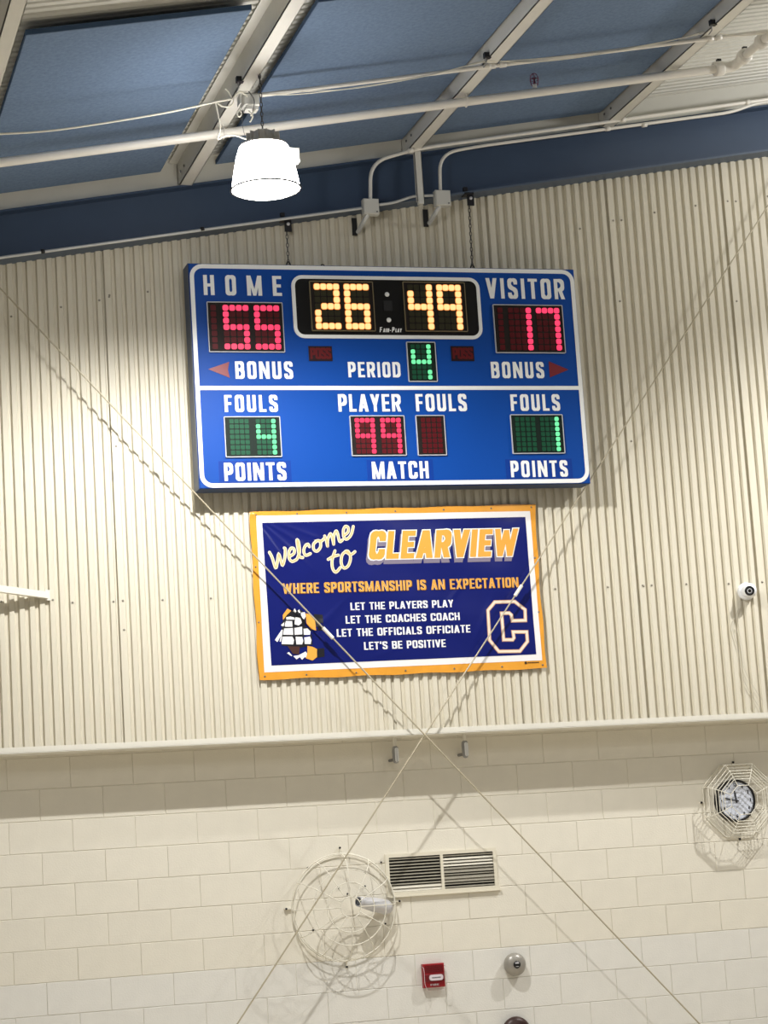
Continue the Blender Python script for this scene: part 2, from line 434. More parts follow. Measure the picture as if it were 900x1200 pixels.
# ------------------------------------------------------------------ roof: beam, infill, purlins, deck, acoustic panels
def slab(x0, x1, y0, y1, f0, f1):                # sloped slab between z=f0(x) and f1(x)
    return MB().prism([(x0, f0(x0)), (x1, f0(x1)), (x1, f1(x1)), (x0, f1(x0))], y0, y1)
beam = thing('roof_beam', 'dark blue steel roof beam sloping along top of ribbed wall', 'beam', (2.6, -.3, 7.2))
zbb = lambda x: 6.878+.1628*x                   # underside of the beam's lower flange (front edge)
build_at(slab(-3, 10, -.345, -.33, lambda x: zbb(x)+.01, lambda x: zb(x)-.012), 'web', 'beam_blue', beam)
tag(build_at(slab(-3, 10, -.43, -.262, zbb, lambda x: zbb(x)+.014), 'lower_flange', 'flange_blue', beam), 'greyish blue lower flange')
build_at(slab(-3, 10, -.43, -.262, lambda x: zb(x)-.016, lambda x: zb(x)-.002), 'upper_flange', 'beam_blue', beam)
PX = [1.04+1.515*i for i in range(-2, 6)]
PX = [-2.05, -.50, 1.025, 2.605, 4.085, 5.60, 7.1, 8.6]
PH = .165; PW = .085; YN = -9.0
names = {1: 'white roof purlin at upper left corner, left of the first blue panel', 2: 'white roof purlin directly above the lit hanging lamp',
         3: 'white roof purlin between middle and right blue panels, meeting the short vertical channel', 4: 'rightmost white roof purlin, bare ribbed deck on its right side'}
for i, x in enumerate(PX):
    if i not in (1, 2, 3, 4): continue
    p = thing('purlin', names[i], 'beam', (x, -.43, zb(x)), 'roof purlins')
    z = zb(x)
    build_at(MB().box((x, YN, z), (x+.006, -.385, z+PH)), 'web', 'steel_white', p)
    build_at(MB().box((x, YN, z), (x+PW, -.385, z+.005)).box((x+PW-.004, YN, z), (x+PW, -.385, z+.022)), 'bottom_flange', 'steel_white', p)
    build_at(MB().box((x-.06, YN, z+PH-.006), (x, -.385, z+PH)), 'top_flange', 'steel_white', p)
    for yy in (-.5, -.62): build_at(MB().lathe((x, yy, z+.07), (-1, 0, 0), [(.009, 0), (.009, .006), (.0001, .006)], 8, False), 'bolt', 'galv', p)
tr = thing('trim_3', None, None, (0, -.4, 7.4)); tag(tr, kind='structure')
for i in range(1, len(PX)-1):
    x0 = PX[i]+.01; x1 = PX[i+1]-.004
    build_at(slab(x0, x1, -.392, -.385, lambda x: zb(x)-.002, lambda x: zb(x)+PH+.03), 'infill_panel', 'infill_cream', tr)
    build_at(slab(x0, x1, -.45, -.392, lambda x: zb(x)+PH+.012, lambda x: zb(x)+PH+.018), 'edge_strip', 'steel_white', tr)
# ribbed deck: ribs run up the slope
DP = .076; mb = MB(); ys = []; y = 0.1
while y > YN:
    ys += [(y, 0), (y-.045, 0), (y-.052, .022), (y-.069, .022)]; y -= DP
vs = []; n = len(ys); xa, xb = -3.0, 10.0
for yy, dz in ys: vs.append((xa, yy, zb(xa)+PH+.02+dz))
for yy, dz in ys: vs.append((xb, yy, zb(xb)+PH+.02+dz))
mb.add(vs, [(i, n+i, n+i+1, i+1) for i in range(n-1)])
tag(mb.build('ceiling', 'deck_white'), kind='structure')
pl_lab = ['blue fabric acoustic panel at upper left, lifted free above the lamp cord', 'blue fabric acoustic panel on roof right above the lit lamp',
          'blue fabric acoustic panel behind the caged sprinkler head']
for (x0, x1, lab) in ((-.33, .895, pl_lab[0]), (1.27, 2.59, pl_lab[1]), (2.70, 4.07, pl_lab[2])):
    f0 = lambda x: zb(x)+.10; f1 = lambda x: zb(x)+.128
    p = thing('acoustic_panel', lab, 'panel', ((x0+x1)/2, -2, zb(x0)+.1), 'blue ceiling panels')
    xe = x1
    build_at(slab(x0, xe, -3.24, -.46, f0, f1), 'core', 'panel_edge', p)
    build_at(slab(x0+.004, xe-.004, -3.236, -.464, lambda x: zb(x)+.097, lambda x: zb(x)+.1), 'fabric_face', 'panel_fabric', p)

# ------------------------------------------------------------------ pipes and conduits under the roof
def ln(x, y, dz): return Vector((x, y, zb(x)+dz))
sp = thing('sprinkler_pipe', 'thick white sprinkler pipe crossing under the purlins', 'pipe', ln(1.5, -1.62, -.06))
AY = -1.62
def A(x): return ln(x, AY, -.062)
build_at(MB().tube([A(-2.5), A(4.46)], .0285, 14), 'pipe', 'pipe_white', sp)
el = A(4.46)
build_at(MB().tube(bend([el+Vector((-.02, 0, -.003)), el+Vector((.10, 0, .017)), el+Vector((.10, -.14, .03))], .06, 6), .036, 12), 'elbow', 'pipe_white', sp)
for c, ax in ((el+Vector((-.02, 0, -.003)), (1, 0, SL)), (el+Vector((.10, -.15, .03)), (0, -1, .0)), (el+Vector((.10, -.42, .03)), (0, -1, .0))):
    o = build_at(MB().lathe(c, ax, [(.03, -.03), (.047, -.03), (.05, -.02), (.05, .02), (.047, .03), (.03, .03)], 14), 'coupling', 'pipe_white', sp)
    build_at(MB().box(c+Vector((-.008, -.012, .045)), c+Vector((.02, .012, .065))), 'coupling_bolt', 'bracket_black', sp)
build_at(MB().tube([el+Vector((.10, -.13, .03)), el+Vector((.10, -6, .03))], .0285, 12), 'branch_pipe', 'pipe_white', sp)
for x in (PX[2]+.045, PX[3]+.055):
    c = A(x); lp = [c+Vector((0, 0, 0))+Vector((0, math.cos(t)*.034, math.sin(t)*.034)) for t in [k*2*PI/16 for k in range(16)]]
    h = MB().tube(lp, .004, 6, closed=True); h.tube([c+Vector((0, 0, .034)), c+Vector((0, 0, .062))], .005, 6)
    build_at(h, 'pipe_hanger', 'pipe_white', sp)
s0 = A(3.05) if False else None
q = atx(627.5, 106, 3.1); q = at(627.5, 112, AY); sx = q.x
b0 = A(sx)+Vector((0, 0, .026))
sh = tag(build_at(MB().lathe(b0, (0, 0, 1), [(.014, 0), (.014, .028), (.010, .03), (.0001, .03)], 12), 'sprinkler_head', 'pipe_white', sp), 'small sprinkler head in a purple wire guard')
build_at(MB().lathe(b0, (0, 0, 1), [(.008, .03), (.008, .045), (.004, .05), (.004, .066), (.018, .068), (.018, .071), (.0001, .072)], 12), 'nozzle', 'bracket_black', sp).parent = sh
g = MB()
for k in range(6):
    a = k*PI/3; ca, sa = math.cos(a)*.028, math.sin(a)*.028
    g.tube(smooth_path([b0+Vector((ca*.75, sa*.75, .022)), b0+Vector((ca, sa, .05)), b0+Vector((ca*.9, sa*.9, .085)), b0+Vector((ca*.3, sa*.3, .102)), b0+Vector((0, 0, .103))], 4), .0018, 5)
for zz, rr in ((.03, .024), (.06, .029)): g.tube([b0+Vector((math.cos(t)*rr, math.sin(t)*rr, zz)) for t in [k*PI/8 for k in range(16)]], .0018, 5, closed=True)
build_at(g, 'wire_guard', 'sprinkler_red', sp).parent = sh

BY = -2.14
def Bc(x): return ln(x, BY, -.022)
cB = thing('conduit', 'thin white conduit running up the roof from the junction box above the lamp', 'conduit', Bc(1.2))
build_at(MB().tube([Bc(1.14), Bc(9)], .0135, 10), 'tube', 'pipe_white', cB)
for x in (2.66, 2.73, 4.14, 4.2):
    st = MB().lathe(Bc(x), (1, 0, SL), [(.0135, -.02), (.018, -.02), (.018, .02), (.0135, .02)], 10)
    build_at(st, 'coupling', 'pipe_white', cB)
# junction box on the purlin above the lamp
jb = at(286, 122, BY); jz = zb(PX[2])
jt = thing('junction_box', 'white open junction box with loose cords above the lamp', 'junction box', (1.08, BY, jz-.02))
build_at(MB().box((1.075, BY-.05, jz-.075), (1.17, BY+.05, jz-.004), .006), 'body', 'box_white', jt)
build_at(MB().box((1.05, BY-.06, jz-.07), (1.056, BY+.02, jz-.012)), 'open_lid', 'box_white', jt)
build_at(MB().box((1.09, BY-.035, jz-.095), (1.165, BY+.04, jz-.076)), 'lower_cover', 'box_white', jt)
def cordline(pts, y=BY-.07, r=.0035, mb=None, n=5):
    mb = mb or MB(); mb.tube(smooth_path([at(u, v, y if len(e) == 0 else e[0]) for u, v, *e in pts], n), r, 6); return mb
co = thing('lamp_cord', 'white power cord draped in loops from the roof to the lit lamp', 'cord', at(280, 120, BY-.07))
c = cordline([(-40,158),(0,157),(60,153),(130,143),(200,131),(250,120),(272,116)], r=.006)
build_at(c, 'cord', 'cord_white', co)
c = cordline([(272,116),(268,108),(264,104)], r=.005); cordline([(252,119),(262,125),(272,123),(275,113),(282,108),(290,113)], mb=c, r=.005)
cordline([(252,119),(255,132),(258,150),(255,163),(262,160),(272,158),(288,163),(300,168)], mb=c, r=.005)
cordline([(282,126),(278,132),(280,137),(283,133),(280,128)], mb=c, r=.004); cordline([(291,130),(296,136),(293,143)], mb=c, r=.005); cordline([(296,131),(299,128),(294,136)], mb=c, r=.005)
build_at(c, 'loop', 'cord_white', co)
c = cordline([(280,100),(276,88),(278,75),(283,66)], r=.0022); cordline([(284,102),(292,108),(298,118),(296,130)], mb=c, r=.003); cordline([(284,128),(284,145),(287,160)], mb=c, r=.0015)
tag(build_at(c, 'thin_wire', 'galv', co), 'thin grey wire')
ct = thing('slack_cable', 'pair of thin white cables sagging just above the roof conduit', 'cable', at(600, 70, BY-.03))
c = cordline([(290,110),(340,111),(400,105),(470,94),(520,84),(560,73),(575,71),(620,73),(680,67),(740,56),(800,44),(828,36)], y=BY-.03, r=.0032)
cordline([(288,113),(350,108),(420,103),(500,89),(560,74),(600,71),(660,66),(740,57),(820,40),(832,38),(870,42),(910,36)], y=BY-.045, r=.0026, mb=c)
build_at(c, 'cable', 'cord_white', ct)
for u, v, lab in ((281, 100, 'small black clamp on the purlin above the lamp'), (570.5, 60, 'small black clamp on the middle purlin'), (835.5, 28.5, 'small black clamp on the rightmost purlin')):
    x = PX[2] if u < 400 else PX[3] if u < 700 else PX[4]; q = atx(u, v, x-.01); q = Vector((x, q.y, zb(x)))
    cl = thing('beam_clamp', lab, 'clamp', q, 'black purlin clamps')
    build_at(MB().box(q+Vector((-.03, -.018, -.004)), q+Vector((.012, .018, .03)), .004), 'jaw', 'bracket_black', cl)
    build_at(MB().tube([q+Vector((-.02, 0, -.0)), q+Vector((-.012, 0.02, -.03)), q+Vector((-.02, .05, -.045))], .004, 6), 'hook', 'galv', cl)

# conduits on the beam, two boxes and the vertical channel
FY = -.47
c1 = at(434, 243, FY); c2 = at(518, 233, FY)
def boxat(c, lab):
    t = thing('conduit_box', lab, 'junction box', c)
    build_at(MB().box(c+Vector((-.054, -.03, -.054)), c+Vector((.054, .03, .054)), .006), 'body', 'box_white', t)
    build_at(MB().box(c+Vector((-.050, -.034, -.050)), c+Vector((.050, -.0305, .050))), 'cover', 'box_white', t)
    build_at(MB().lathe(c+Vector((.036, -.034, -.04)), (0, -1, 0), [(.006, 0), (.005, .004), (.0001, .004)], 8), 'screw', 'galv', t)
    e = build_at(MB().tube(bend([c+Vector((-.02, 0, -.05)), c+Vector((-.045, .02, -.09)), c+Vector((-.055, .15, -.13))], .03, 5), .015, 10), 'elbow', 'conduit', t)
    build_at(MB().box(c+Vector((-.085, .182, -.145)), c+Vector((-.05, .186, -.02))), 'wall_slot', 'black', t)
    return t
boxat(c1, 'white square conduit box on the blue beam, lower left one')
boxat(c2, 'white square conduit box on the blue beam, upper right one beside chain')
def conduit(label, pts, r, name='tube', m='conduit', rb=.08, coup=()):
    P = [at(u, v, y) for u, v, y in pts]; t = thing('conduit', label, 'conduit', P[0])
    build_at(MB().tube(bend(P, rb, 8), r, 10), name, m, t)
    for u, v, y, d in coup:
        cc = at(u, v, y); build_at(MB().lathe(cc, d, [(r, -.018), (r+.005, -.018), (r+.005, .018), (r, .018)], 10), 'coupling', m, t)
    return t
conduit('white conduit rising from the lower left box and bending along the cream band', [(434,234,FY),(434,190,FY),(490,174,-.56),(900,116.5,-.56),(960,108,-.56)], .013, m='pipe_white', rb=.3,
        coup=[(481,176.5,-.56,(1,0,SL)),(730,140.5,-.56,(1,0,SL)),(876,120,-.56,(1,0,SL))])
conduit('white conduit rising from the upper right box and bending along the beam top', [(516,223,FY),(515,180,FY),(560,171.5,-.53),(858,131.5,-.53),(885,121,-.53),(960,112,-.53)], .0115, m='pipe_white', rb=.24,
        coup=[(712,151,-.53,(1,0,SL)),(755,146.5,-.53,(1,0,SL))])
tcn = conduit('long silver conduit along the bottom of the blue beam up to the lower left box', [(-60,312,FY),(0,302,FY),(424,244,FY)], .0095)
for u, v in ((50, 294.5), (237, 268.6)):
    cc = at(u, v, FY); build_at(MB().lathe(cc, (1, 0, SL), [(.009, -.012), (.015, -.012), (.015, .012), (.009, .012)], 8), 'coupling', 'black', tcn)
conduit('short silver conduit dipping between the two square boxes', [(444,240,FY),(462,237.5,FY),(485,229.5,FY),(508,229,FY)], .0095, rb=.05)
p = at(490, 178, -.5); q = at(490, 239, -.5)
ch = thing('channel_strut', 'short vertical white steel channel hanging in front of blue beam', 'strut', q)
build_at(MB().box((p.x-.028, -.5, q.z+.02), (p.x+.022, -.496, p.z+.02)).box((p.x-.028, -.5, q.z+.02), (p.x-.024, -.47, p.z+.02)).box((p.x+.018, -.5, q.z+.02), (p.x+.022, -.47, p.z+.02)), 'channel', 'steel_white', ch)
build_at(MB().box((p.x-.02, -.512, q.z), (p.x+.014, -.47, q.z+.03)), 'end_clip', 'steel_white', ch)

# ------------------------------------------------------------------ lit hanging lamp
lt = thing('hanging_lamp', 'lit white bell-shaped high bay lamp hanging on a chain below the roof', 'lamp', LAMP)
def lp(x, y, z): return LAMP+Vector((x, y, z))
build_at(MB().lathe(LAMP, (0, 0, 1), [(.196, 0), (.192, .03), (.184, .08), (.172, .14), (.158, .20), (.143, .245), (.138, .252)], 40), 'shade', 'lamp_shade', lt)
build_at(MB().tube([lp(math.cos(t)*.2, math.sin(t)*.2, -.001) for t in [k*2*PI/40 for k in range(40)]], .0055, 6, closed=True), 'rim', 'lamp_rim', lt)
build_at(MB().lathe(LAMP, (0, 0, -1), [(.193, .001), (.17, .012), (.1, .022), (.0001, .026)], 32), 'lens', 'lamp_lens', lt)
build_at(MB().lathe(LAMP, (0, 0, 1), [(.138, .252), (.14, .262), (.10, .272), (.078, .276), (.075, .33), (.05, .345), (.0001, .347)], 24), 'housing', 'lamp_housing', lt)
for k in range(12):
    a = k*PI/6; fn = MB().bar(lp(math.cos(a)*.07, math.sin(a)*.07, .305), lp(math.cos(a)*.098, math.sin(a)*.098, .305), .006, .055)
    build_at(fn, 'cooling_fin', 'lamp_housing', lt)
build_at(MB().box(lp(.145, -.035, .165), lp(.205, .035, .245), .006), 'ballast_box', 'box_white', lt)
def chain(p, q, L=.036, wr=.011, r=.0028):
    p = Vector(p); q = Vector(q); d = (q-p); n = max(2, int(d.length/(L*.78))); d.normalize(); mb = MB()
    s1 = d.cross(Vector((0, 1, .1))).normalized(); s2 = d.cross(s1)
    for i in range(n):
        c = p.lerp(q, (i+.5)/n); s_ = s1 if i % 2 else s2
        mb.tube([c + d*(math.cos(t)*L/2) + s_*(math.sin(t)*wr/2*1.0) for t in [k*PI/5 for k in range(10)]], r, 5, closed=True)
    return mb
hk = Vector((1.105, -2.483, zb(PX[2])+.004))
tag(build_at(chain(lp(0, 0, .35), hk, .034, .014, .0028), 'hanging_chain', 'chain', lt), kind='stuff')
build_at(MB().tube([hk+Vector((0, .02, 0)), hk+Vector((0, .01, -.025)), hk+Vector((0, -.01, -.025)), hk+Vector((0, -.016, 0))], .0035, 6), 'hook', 'chain', lt)

# ------------------------------------------------------------------ scoreboard
SY = -.48
TL, TR, BR, BL = at(219.3,309,SY), at(670.7,315.5,SY), at(693.5,565.5,SY), at(235.7,573.3,SY)
x0, x1, z0, z1 = (TL.x+BL.x)/2, (TR.x+BR.x)/2, (BL.z+BR.z)/2, (TL.z+TR.z)/2
sb = thing('scoreboard', 'large blue electronic basketball scoreboard with red, amber and green digits', 'scoreboard', ((x0+x1)/2, -.39, z0))
build_at(MB().box((x0-.004, SY+.014, z0-.002), (x1, -.315, z1+.004)), 'cabinet', 'board_side', sb)
build_at(MB().box((x0, SY, z0), (x1, SY+.016, z1), .004), 'face', 'board_blue', sb)
def rrect(x0, x1, z0, z1, r, n=6):
    out = []
    for cx, cz, a in ((x1-r, z1-r, 0), (x0+r, z1-r, 90), (x0+r, z0+r, 180), (x1-r, z0+r, 270)):
        for k in range(n+1): t = math.radians(a+90*k/n); out.append((cx+r*math.cos(t), cz+r*math.sin(t)))
    return out
def outline(x0, x1, z0, z1, r, w_, y0, y1):
    a = rrect(x0, x1, z0, z1, r); b = rrect(x0+w_, x1-w_, z0+w_, z1-w_, r-w_); n = len(a)
    mb = MB(); vs = [(x, y0, z) for x, z in a]+[(x, y0, z) for x, z in b]+[(x, y1, z) for x, z in a]+[(x, y1, z) for x, z in b]
    fs = []
    for i in range(n):
        j = (i+1) % n; fs += [(i, n+i, n+j, j), (i, j, 2*n+j, 2*n+i), (n+i, 3*n+i, 3*n+j, n+j)]
    mb.add(vs, fs); return mb
bo = outline(x0+.004, x1-.004, z0+.004, z1-.004, .085, .028, SY-.003, SY)
zm = (at(233,455.2,SY).z+at(678.3,454.2,SY).z)/2
bo.box((x0+.0315, SY-.003, zm-.0135), (x1-.0315, SY, zm+.0135))
tag(build_at(bo, 'border_stripe', 'letter_white', sb), 'white rounded border and middle stripe')
ca, cb = at(344.3,324,SY), at(562.8,396,SY)
cx0, cx1 = at(344.3,360,SY).x-.006, at(562.5,360,SY).x; cz1 = at(453,325,SY).z; cz0 = at(453,396.5,SY).z
pn = build_at(MB().prism(rrect(cx0, cx1, cz0, cz1, .07), SY-.006, SY), 'clock_panel', 'board_black', sb)
tag(pn, 'black rounded panel of the game clock')
tag(build_at(outline(cx0-.004, cx1+.004, cz0-.004, cz1+.004, .074, .024, SY-.009, SY), 'clock_border', 'letter_white', sb), 'white rounded clock border')
LET = [('HOME',238.3,329.8,322.9,346.4,284,.19,1.0),('VISITOR',569.5,661,326.6,350.3,615,.18,.98),('BONUS',275.6,343,423.7,444,309,.185,1.0),
       ('PERIOD',407.8,469,424.3,442.3,438,.185,1.0),('BONUS',575.3,637.2,424.2,443.2,606,.185,1.0),('FOULS',263,325.2,463,482.8,294,.185,1.0),
       ('PLAYER',396.2,469.5,462,482.4,433,.18,1.0),('FOULS',487,546.6,461.8,482,517,.185,1.0),('FOULS',598.2,655.8,462.2,481.5,627,.185,1.0),
       ('POINTS',262.6,335.2,542.2,563.2,299,.185,1.0),('MATCH',436,502,540.8,561,469,.185,1.0),('POINTS',598.3,665,539.8,559,632,.185,1.0)]
for s_, u0, u1, v0, v1, um, t_, wm in LET:
    vm = (v0+v1)/2; X0 = at(u0, vm, SY).x; X1 = at(u1, vm, SY).x; Zt = at(um, v0, SY).z; Zb = at(um, v1, SY).z
    if s_ in ('POINTS', 'MATCH'):
        build_at(MB().box((X0-.035, SY-.0015, Zb-.012), (X1+.035, SY, Zt+.012)), 'name_strip', 'board_blue_strip', sb)
    for polys in text_letters(s_, X0, X1, Zb, Zt, t_, wmul=wm): build_at(put(MB(), polys, SY-.003), 'letter', 'letter_white', sb)
D = {'5': '1111100010001111000100011111', '2': '1111000100010111100010001111', '6': '1111100010001111100110011111',
     '4': '0001100110011111000100010001', '9': '1111100110011111000100010001', '7': '1111000100010001000100010001',
     '1': '0001000100010001000100010001', ' ': '0'*28, 'p': '0001100110011111000000010001', 'l': '0'*28}
def disc(mb, x, z, r, y, n=10): mb.add([(x, y, z)]+[(x+r*math.cos(k*2*PI/n), y, z+r*math.sin(k*2*PI/n)) for k in range(n)], [(0, 1+(k+1) % n, 1+k) for k in range(n)])
def display(quad, chars, cols, rows, colr, y=SY, sq=False, frame='frame_grey'):
    P = [at(u, v, y) for u, v in quad]; a = (P[0].x+P[3].x)/2; b = (P[1].x+P[2].x)/2; zt = (P[0].z+P[1].z)/2; zl = (P[2].z+P[3].z)/2
    W_, H_ = b-a, zt-zl
    base = build_at(MB().box((a+.004, y-.009, zl+.004), (b-.004, y-.001, zt-.004)), 'display', 'module_green' if colr == 'green' else 'module', sb)
    fr = build_at(outline(a, b, zl, zt, .0065, .0055, y-.013, y-.001), 'display_frame', frame, sb); fr.parent = base
    on = MB(); off = MB(); rim = MB(); no = 0
    rr = H_*(rows[1]-rows[0])/6*(.41 if colr != 'green' else .39)
    for ci, (chh, cc) in enumerate(zip(chars, cols)):
        for r_ in range(7):
            for k, cx in enumerate(cc):
                px = a+W_*cx; pz = zt-H_*(rows[0]+(rows[1]-rows[0])*r_/6)
                lit = D[chh][r_*4+k] == '1'
                if lit:
                    no += 1; q_ = rr*1.06; on.prism(rrect(px-q_, px+q_, pz-q_, pz+q_, q_*.62, 3), y-.0135, y-.009)
                    if colr == 'amber': q_ = rr*1.25; rim.prism(rrect(px-q_, px+q_, pz-q_, pz+q_, q_*.6, 3), y-.0105, y-.009)
                else: q_ = rr*1.02; off.prism(rrect(px-q_, px+q_, pz-q_, pz+q_, q_*.35, 2), y-.0115, y-.009)
    inv = lambda mb, nm, m: tag(build_at(mb, nm, m, sb), kind='stuff')
    for mb_, nm, m in ((on, 'lit_dots', 'dot_%s_on' % colr), (rim, 'dot_glow_rings', 'dot_amber_rim'), (off, 'dark_dots', 'dot_%s_off' % colr)):
        if mb_.f:
            o = inv(mb_, nm, m); o.parent = base; o['label'] = {'lit_dots': 'glowing %s dots' % colr, 'dark_dots': 'unlit %s dots' % colr, 'dot_glow_rings': 'orange rims of the lit dots'}[nm]
    return base
C4 = lambda a, b: [a+(b-a)*k/3 for k in range(4)]
R1 = (.12, .885)
display([(241.3,354.2),(330,354.5),(334.2,413.3),(245,413.3)], 'l55', [[.083], C4(.243,.507), C4(.653,.913)], R1, 'red')
display([(576.2,357.5),(658.3,357.5),(662.5,414.2),(581.2,414.2)], 'l17', [[.10], C4(.25,.503), C4(.65,.91)], R1, 'red')
display([(361.2,329.7),(436.6,330.4),(439.7,388.7),(365.6,388.2)], '26', [C4(.115,.415), C4(.583,.88)], (.113,.90), 'amber', SY-.006, frame='frame_dim')
display([(471.1,330.4),(544.4,331.5),(547.5,389.2),(474.9,388.7)], '49', [C4(.115,.415), C4(.583,.88)], (.113,.90), 'amber', SY-.006, frame='frame_dim')
display([(475.4,401.2),(509.2,400.7),(512.8,447.5),(478.5,448)], 'p', [C4(.21,.75)], R1, 'green')
display([(261.2,488.3),(327.5,488.3),(330.5,535.8),(264.7,536.3)], ' 4', [C4(.133,.40), C4(.6,.875)], R1, 'green')
display([(408.8,487.5),(473.3,487),(476.2,534.3),(412,534.8)], '99', [C4(.13,.41), C4(.595,.885)], R1, 'red')
display([(486.1,486.8),(519.7,486.8),(523.7,533.9),(489.6,534.3)], ' ', [C4(.25,.8)], R1, 'red')
display([(597,486.2),(658.3,485.8),(662,531.7),(600.5,532.2)], ' 1', [C4(.125,.43), C4(.6,.88)], R1, 'green')
mb = MB()
for u, v in ((453.5,345),(455.7,375)):
    q = at(u, v, SY-.006); mb.lathe((q.x, SY-.006, q.z), (0, -1, 0), [(.0165, 0), (.015, .004), (.0001, .006)], 14)
tag(build_at(mb, 'colon_dots', 'letter_white', sb), 'two white colon dots between the clock digits')
q = at(454.5, 358.5, SY-.006); build_at(MB().box((q.x-.03, SY-.012, q.z-.035), (q.x+.03, SY-.006, q.z+.035)), 'colon_block', 'black', sb)
q = at(444.5, 389.5, SY); q2 = at(470.5, 383.8, SY)
mb = MB(); hh = q2.z-q.z; h0 = hh*1.0
lg_ = text_polys('F', q.x, q.x+hh*.6, q.z, q.z+hh, .2, shear=.15, gap=0) + text_polys('AIR-', q.x+hh*.68, q.x+hh*2.35, q.z, q.z+hh*.74, .24, shear=.15, gap=.1)
lg_ += text_polys('P', q.x+hh*2.45, q.x+hh*3.1, q.z, q.z+hh, .2, shear=.15, gap=0) + text_polys('LAY', q.x+hh*3.15, q2.x, q.z, q.z+hh*.74, .24, shear=.15, gap=.08)
tag(build_at(put(mb, lg_, SY-.0075), 'maker_lettering', 'letter_white', sb), 'small white italic maker lettering under the colon')
for pts in ([(244,432.7),(268.7,424),(267,433.5),(269.3,442.9)], [(666,433.3),(643,423.6),(643.6,433),(644.4,442.3)]):
    P = [at(u, v, SY) for u, v in pts]
    tag(build_at(MB().prism([(k.x, k.z) for k in P], SY-.003, SY), 'bonus_arrow', 'arrow_red', sb), 'dull red unlit bonus arrow')
for (u0, v0, u1, v1) in ((361,405.8,389.2,423.2), (527.8,405.8,555.2,423.2)):
    a = at(u0+.6, (v0+v1)/2, SY); b = at(u1, (v0+v1)/2, SY); zt = at((u0+u1)/2, v0, SY).z; zl = at((u0+u1)/2, v1, SY).z
    ps = build_at(MB().box((a.x, SY-.005, zl), (b.x, SY, zt)), 'possession_light', 'poss_back', sb)
    tag(build_at(put(MB(), text_polys('POSS', a.x+.01, b.x-.008, zl+.014, zt-.012, .2), SY-.006), 'lettering', 'poss_red', sb), 'dark red unlit lettering').parent = ps

# suspension chains
for u, vt, vb, lab in ((335.5, 262, 311, 'left black bracket and chain holding up the scoreboard'), (549.5, 232, 314, 'right black bracket and longer chain holding up the scoreboard')):
    xx = at(u, vt+12, -.40).x; zt = zbb(xx)
    t = thing('chain_hanger', lab, 'chain', (xx, -.40, zt), 'scoreboard hanging chains')
    build_at(MB().box((xx-.035, -.438, zt-.012), (xx+.03, -.36, zt+.002)).box((xx-.012, -.42, zt-.085), (xx+.035, -.405, zt-.01)).box((xx-.04, -.436, zt+.014), (xx-.012, -.41, zt+.04)), 'bracket', 'bracket_black', t)
    build_at(MB().lathe((xx+.012, -.42, zt-.035), (0, -1, 0), [(.012, 0), (.011, .006), (.0001, .008)], 8), 'bolt', 'silver', t)
    xb = at(u+(2.5 if u < 400 else 4), vb, -.40).x
    tag(build_at(chain((xx+.004, -.40, zt-.075), (xb, -.40, z1+.03), .034, .015, .003), 'chain_links', 'chain', t), kind='stuff')
    build_at(MB().tube([(xb+math.cos(k*PI/6)*.013, -.40, z1+.02+math.sin(k*PI/6)*.025) for k in range(12)], .005, 6, closed=True), 'shackle', 'black', t)
q = at(378, 309, -.40)
t = thing('eye_bolt', 'small dark eye bolt on top edge of the scoreboard', 'bolt', (q.x, -.40, z1+.006))
build_at(MB().tube([(q.x+math.cos(k*PI/6)*.013, -.40, z1+.018+math.sin(k*PI/6)*.012) for k in range(12)], .004, 6, closed=True), 'eye', 'black', t)
build_at(MB().box((q.x-.012, -.412, z1+.006), (q.x+.012, -.388, z1+.01)), 'washer', 'black', t)

# ------------------------------------------------------------------ banner
NY = -.300
cTL, cTR, cBR, cBL = [at(*k, NY) for k in ((292.5,600),(627,590.5),(641,783),(303.5,797))]
bt = thing('welcome_banner', 'navy vinyl welcome banner with gold border under the scoreboard', 'banner', ((cTL.x+cTR.x)/2, NY, cBL.z))
def dfun(x, z):
    d = .0022*math.sin(x*9+z*5)*math.sin(z*11-x*3)
    dx, dz = x-cTL.x, cTL.z-z; rr = math.hypot(dx, dz)
    if 0.02 < rr < .62:
        an = math.degrees(math.atan2(dz, dx)); f = max(0, 1-rr/.62)
        for a0, am in ((22, .006), (33, .007), (44, .006), (57, .005), (12, .004)): d -= am*f*math.exp(-((an-a0)*rr*.0175/.010)**2)
    for px_, pz_, ang, am in ((.42, .78, 35, .004), (.50, .70, 40, .004), (1.35, .62, 50, .003), (1.55, .80, 62, .003), (.9, .95, 20, .002)):   # short diagonal creases
        ca_, sa_ = math.cos(math.radians(ang)), math.sin(math.radians(ang)); a_ = (dx-px_)*ca_-(dz-pz_)*sa_; b_ = (dx-px_)*sa_+(dz-pz_)*ca_
        d -= am*math.exp(-(b_/.013)**2-(a_/.16)**2)
    return d
def region(corners, y, name, m, nx, nz, wav=0.0, parent=None):
    a, b, c, d_ = corners; mb = MB(); vs = []
    for i in range(nz+1):
        for j in range(nx+1):
            s_, t_ = j/nx, i/nz
            p = a.lerp(b, s_).lerp(d_.lerp(c, s_), t_)
            ox = wav*(.013*math.sin(t_*PI)*(s_ > .5)*(2*s_-1)*-.6 + .004*math.sin(t_*17+s_*2)*(2*s_-1))
            oz = wav*.003*math.sin(s_*30)*(1-2*t_)
            x, z = p.x+ox, p.z+oz; vs.append((x, y+dfun(x, z), z))
    fs = [(i*(nx+1)+j, (i+1)*(nx+1)+j, (i+1)*(nx+1)+j+1, i*(nx+1)+j+1) for i in range(nz) for j in range(nx)]
    mb.add(vs, fs, True); return build_at(mb, name, m, bt)
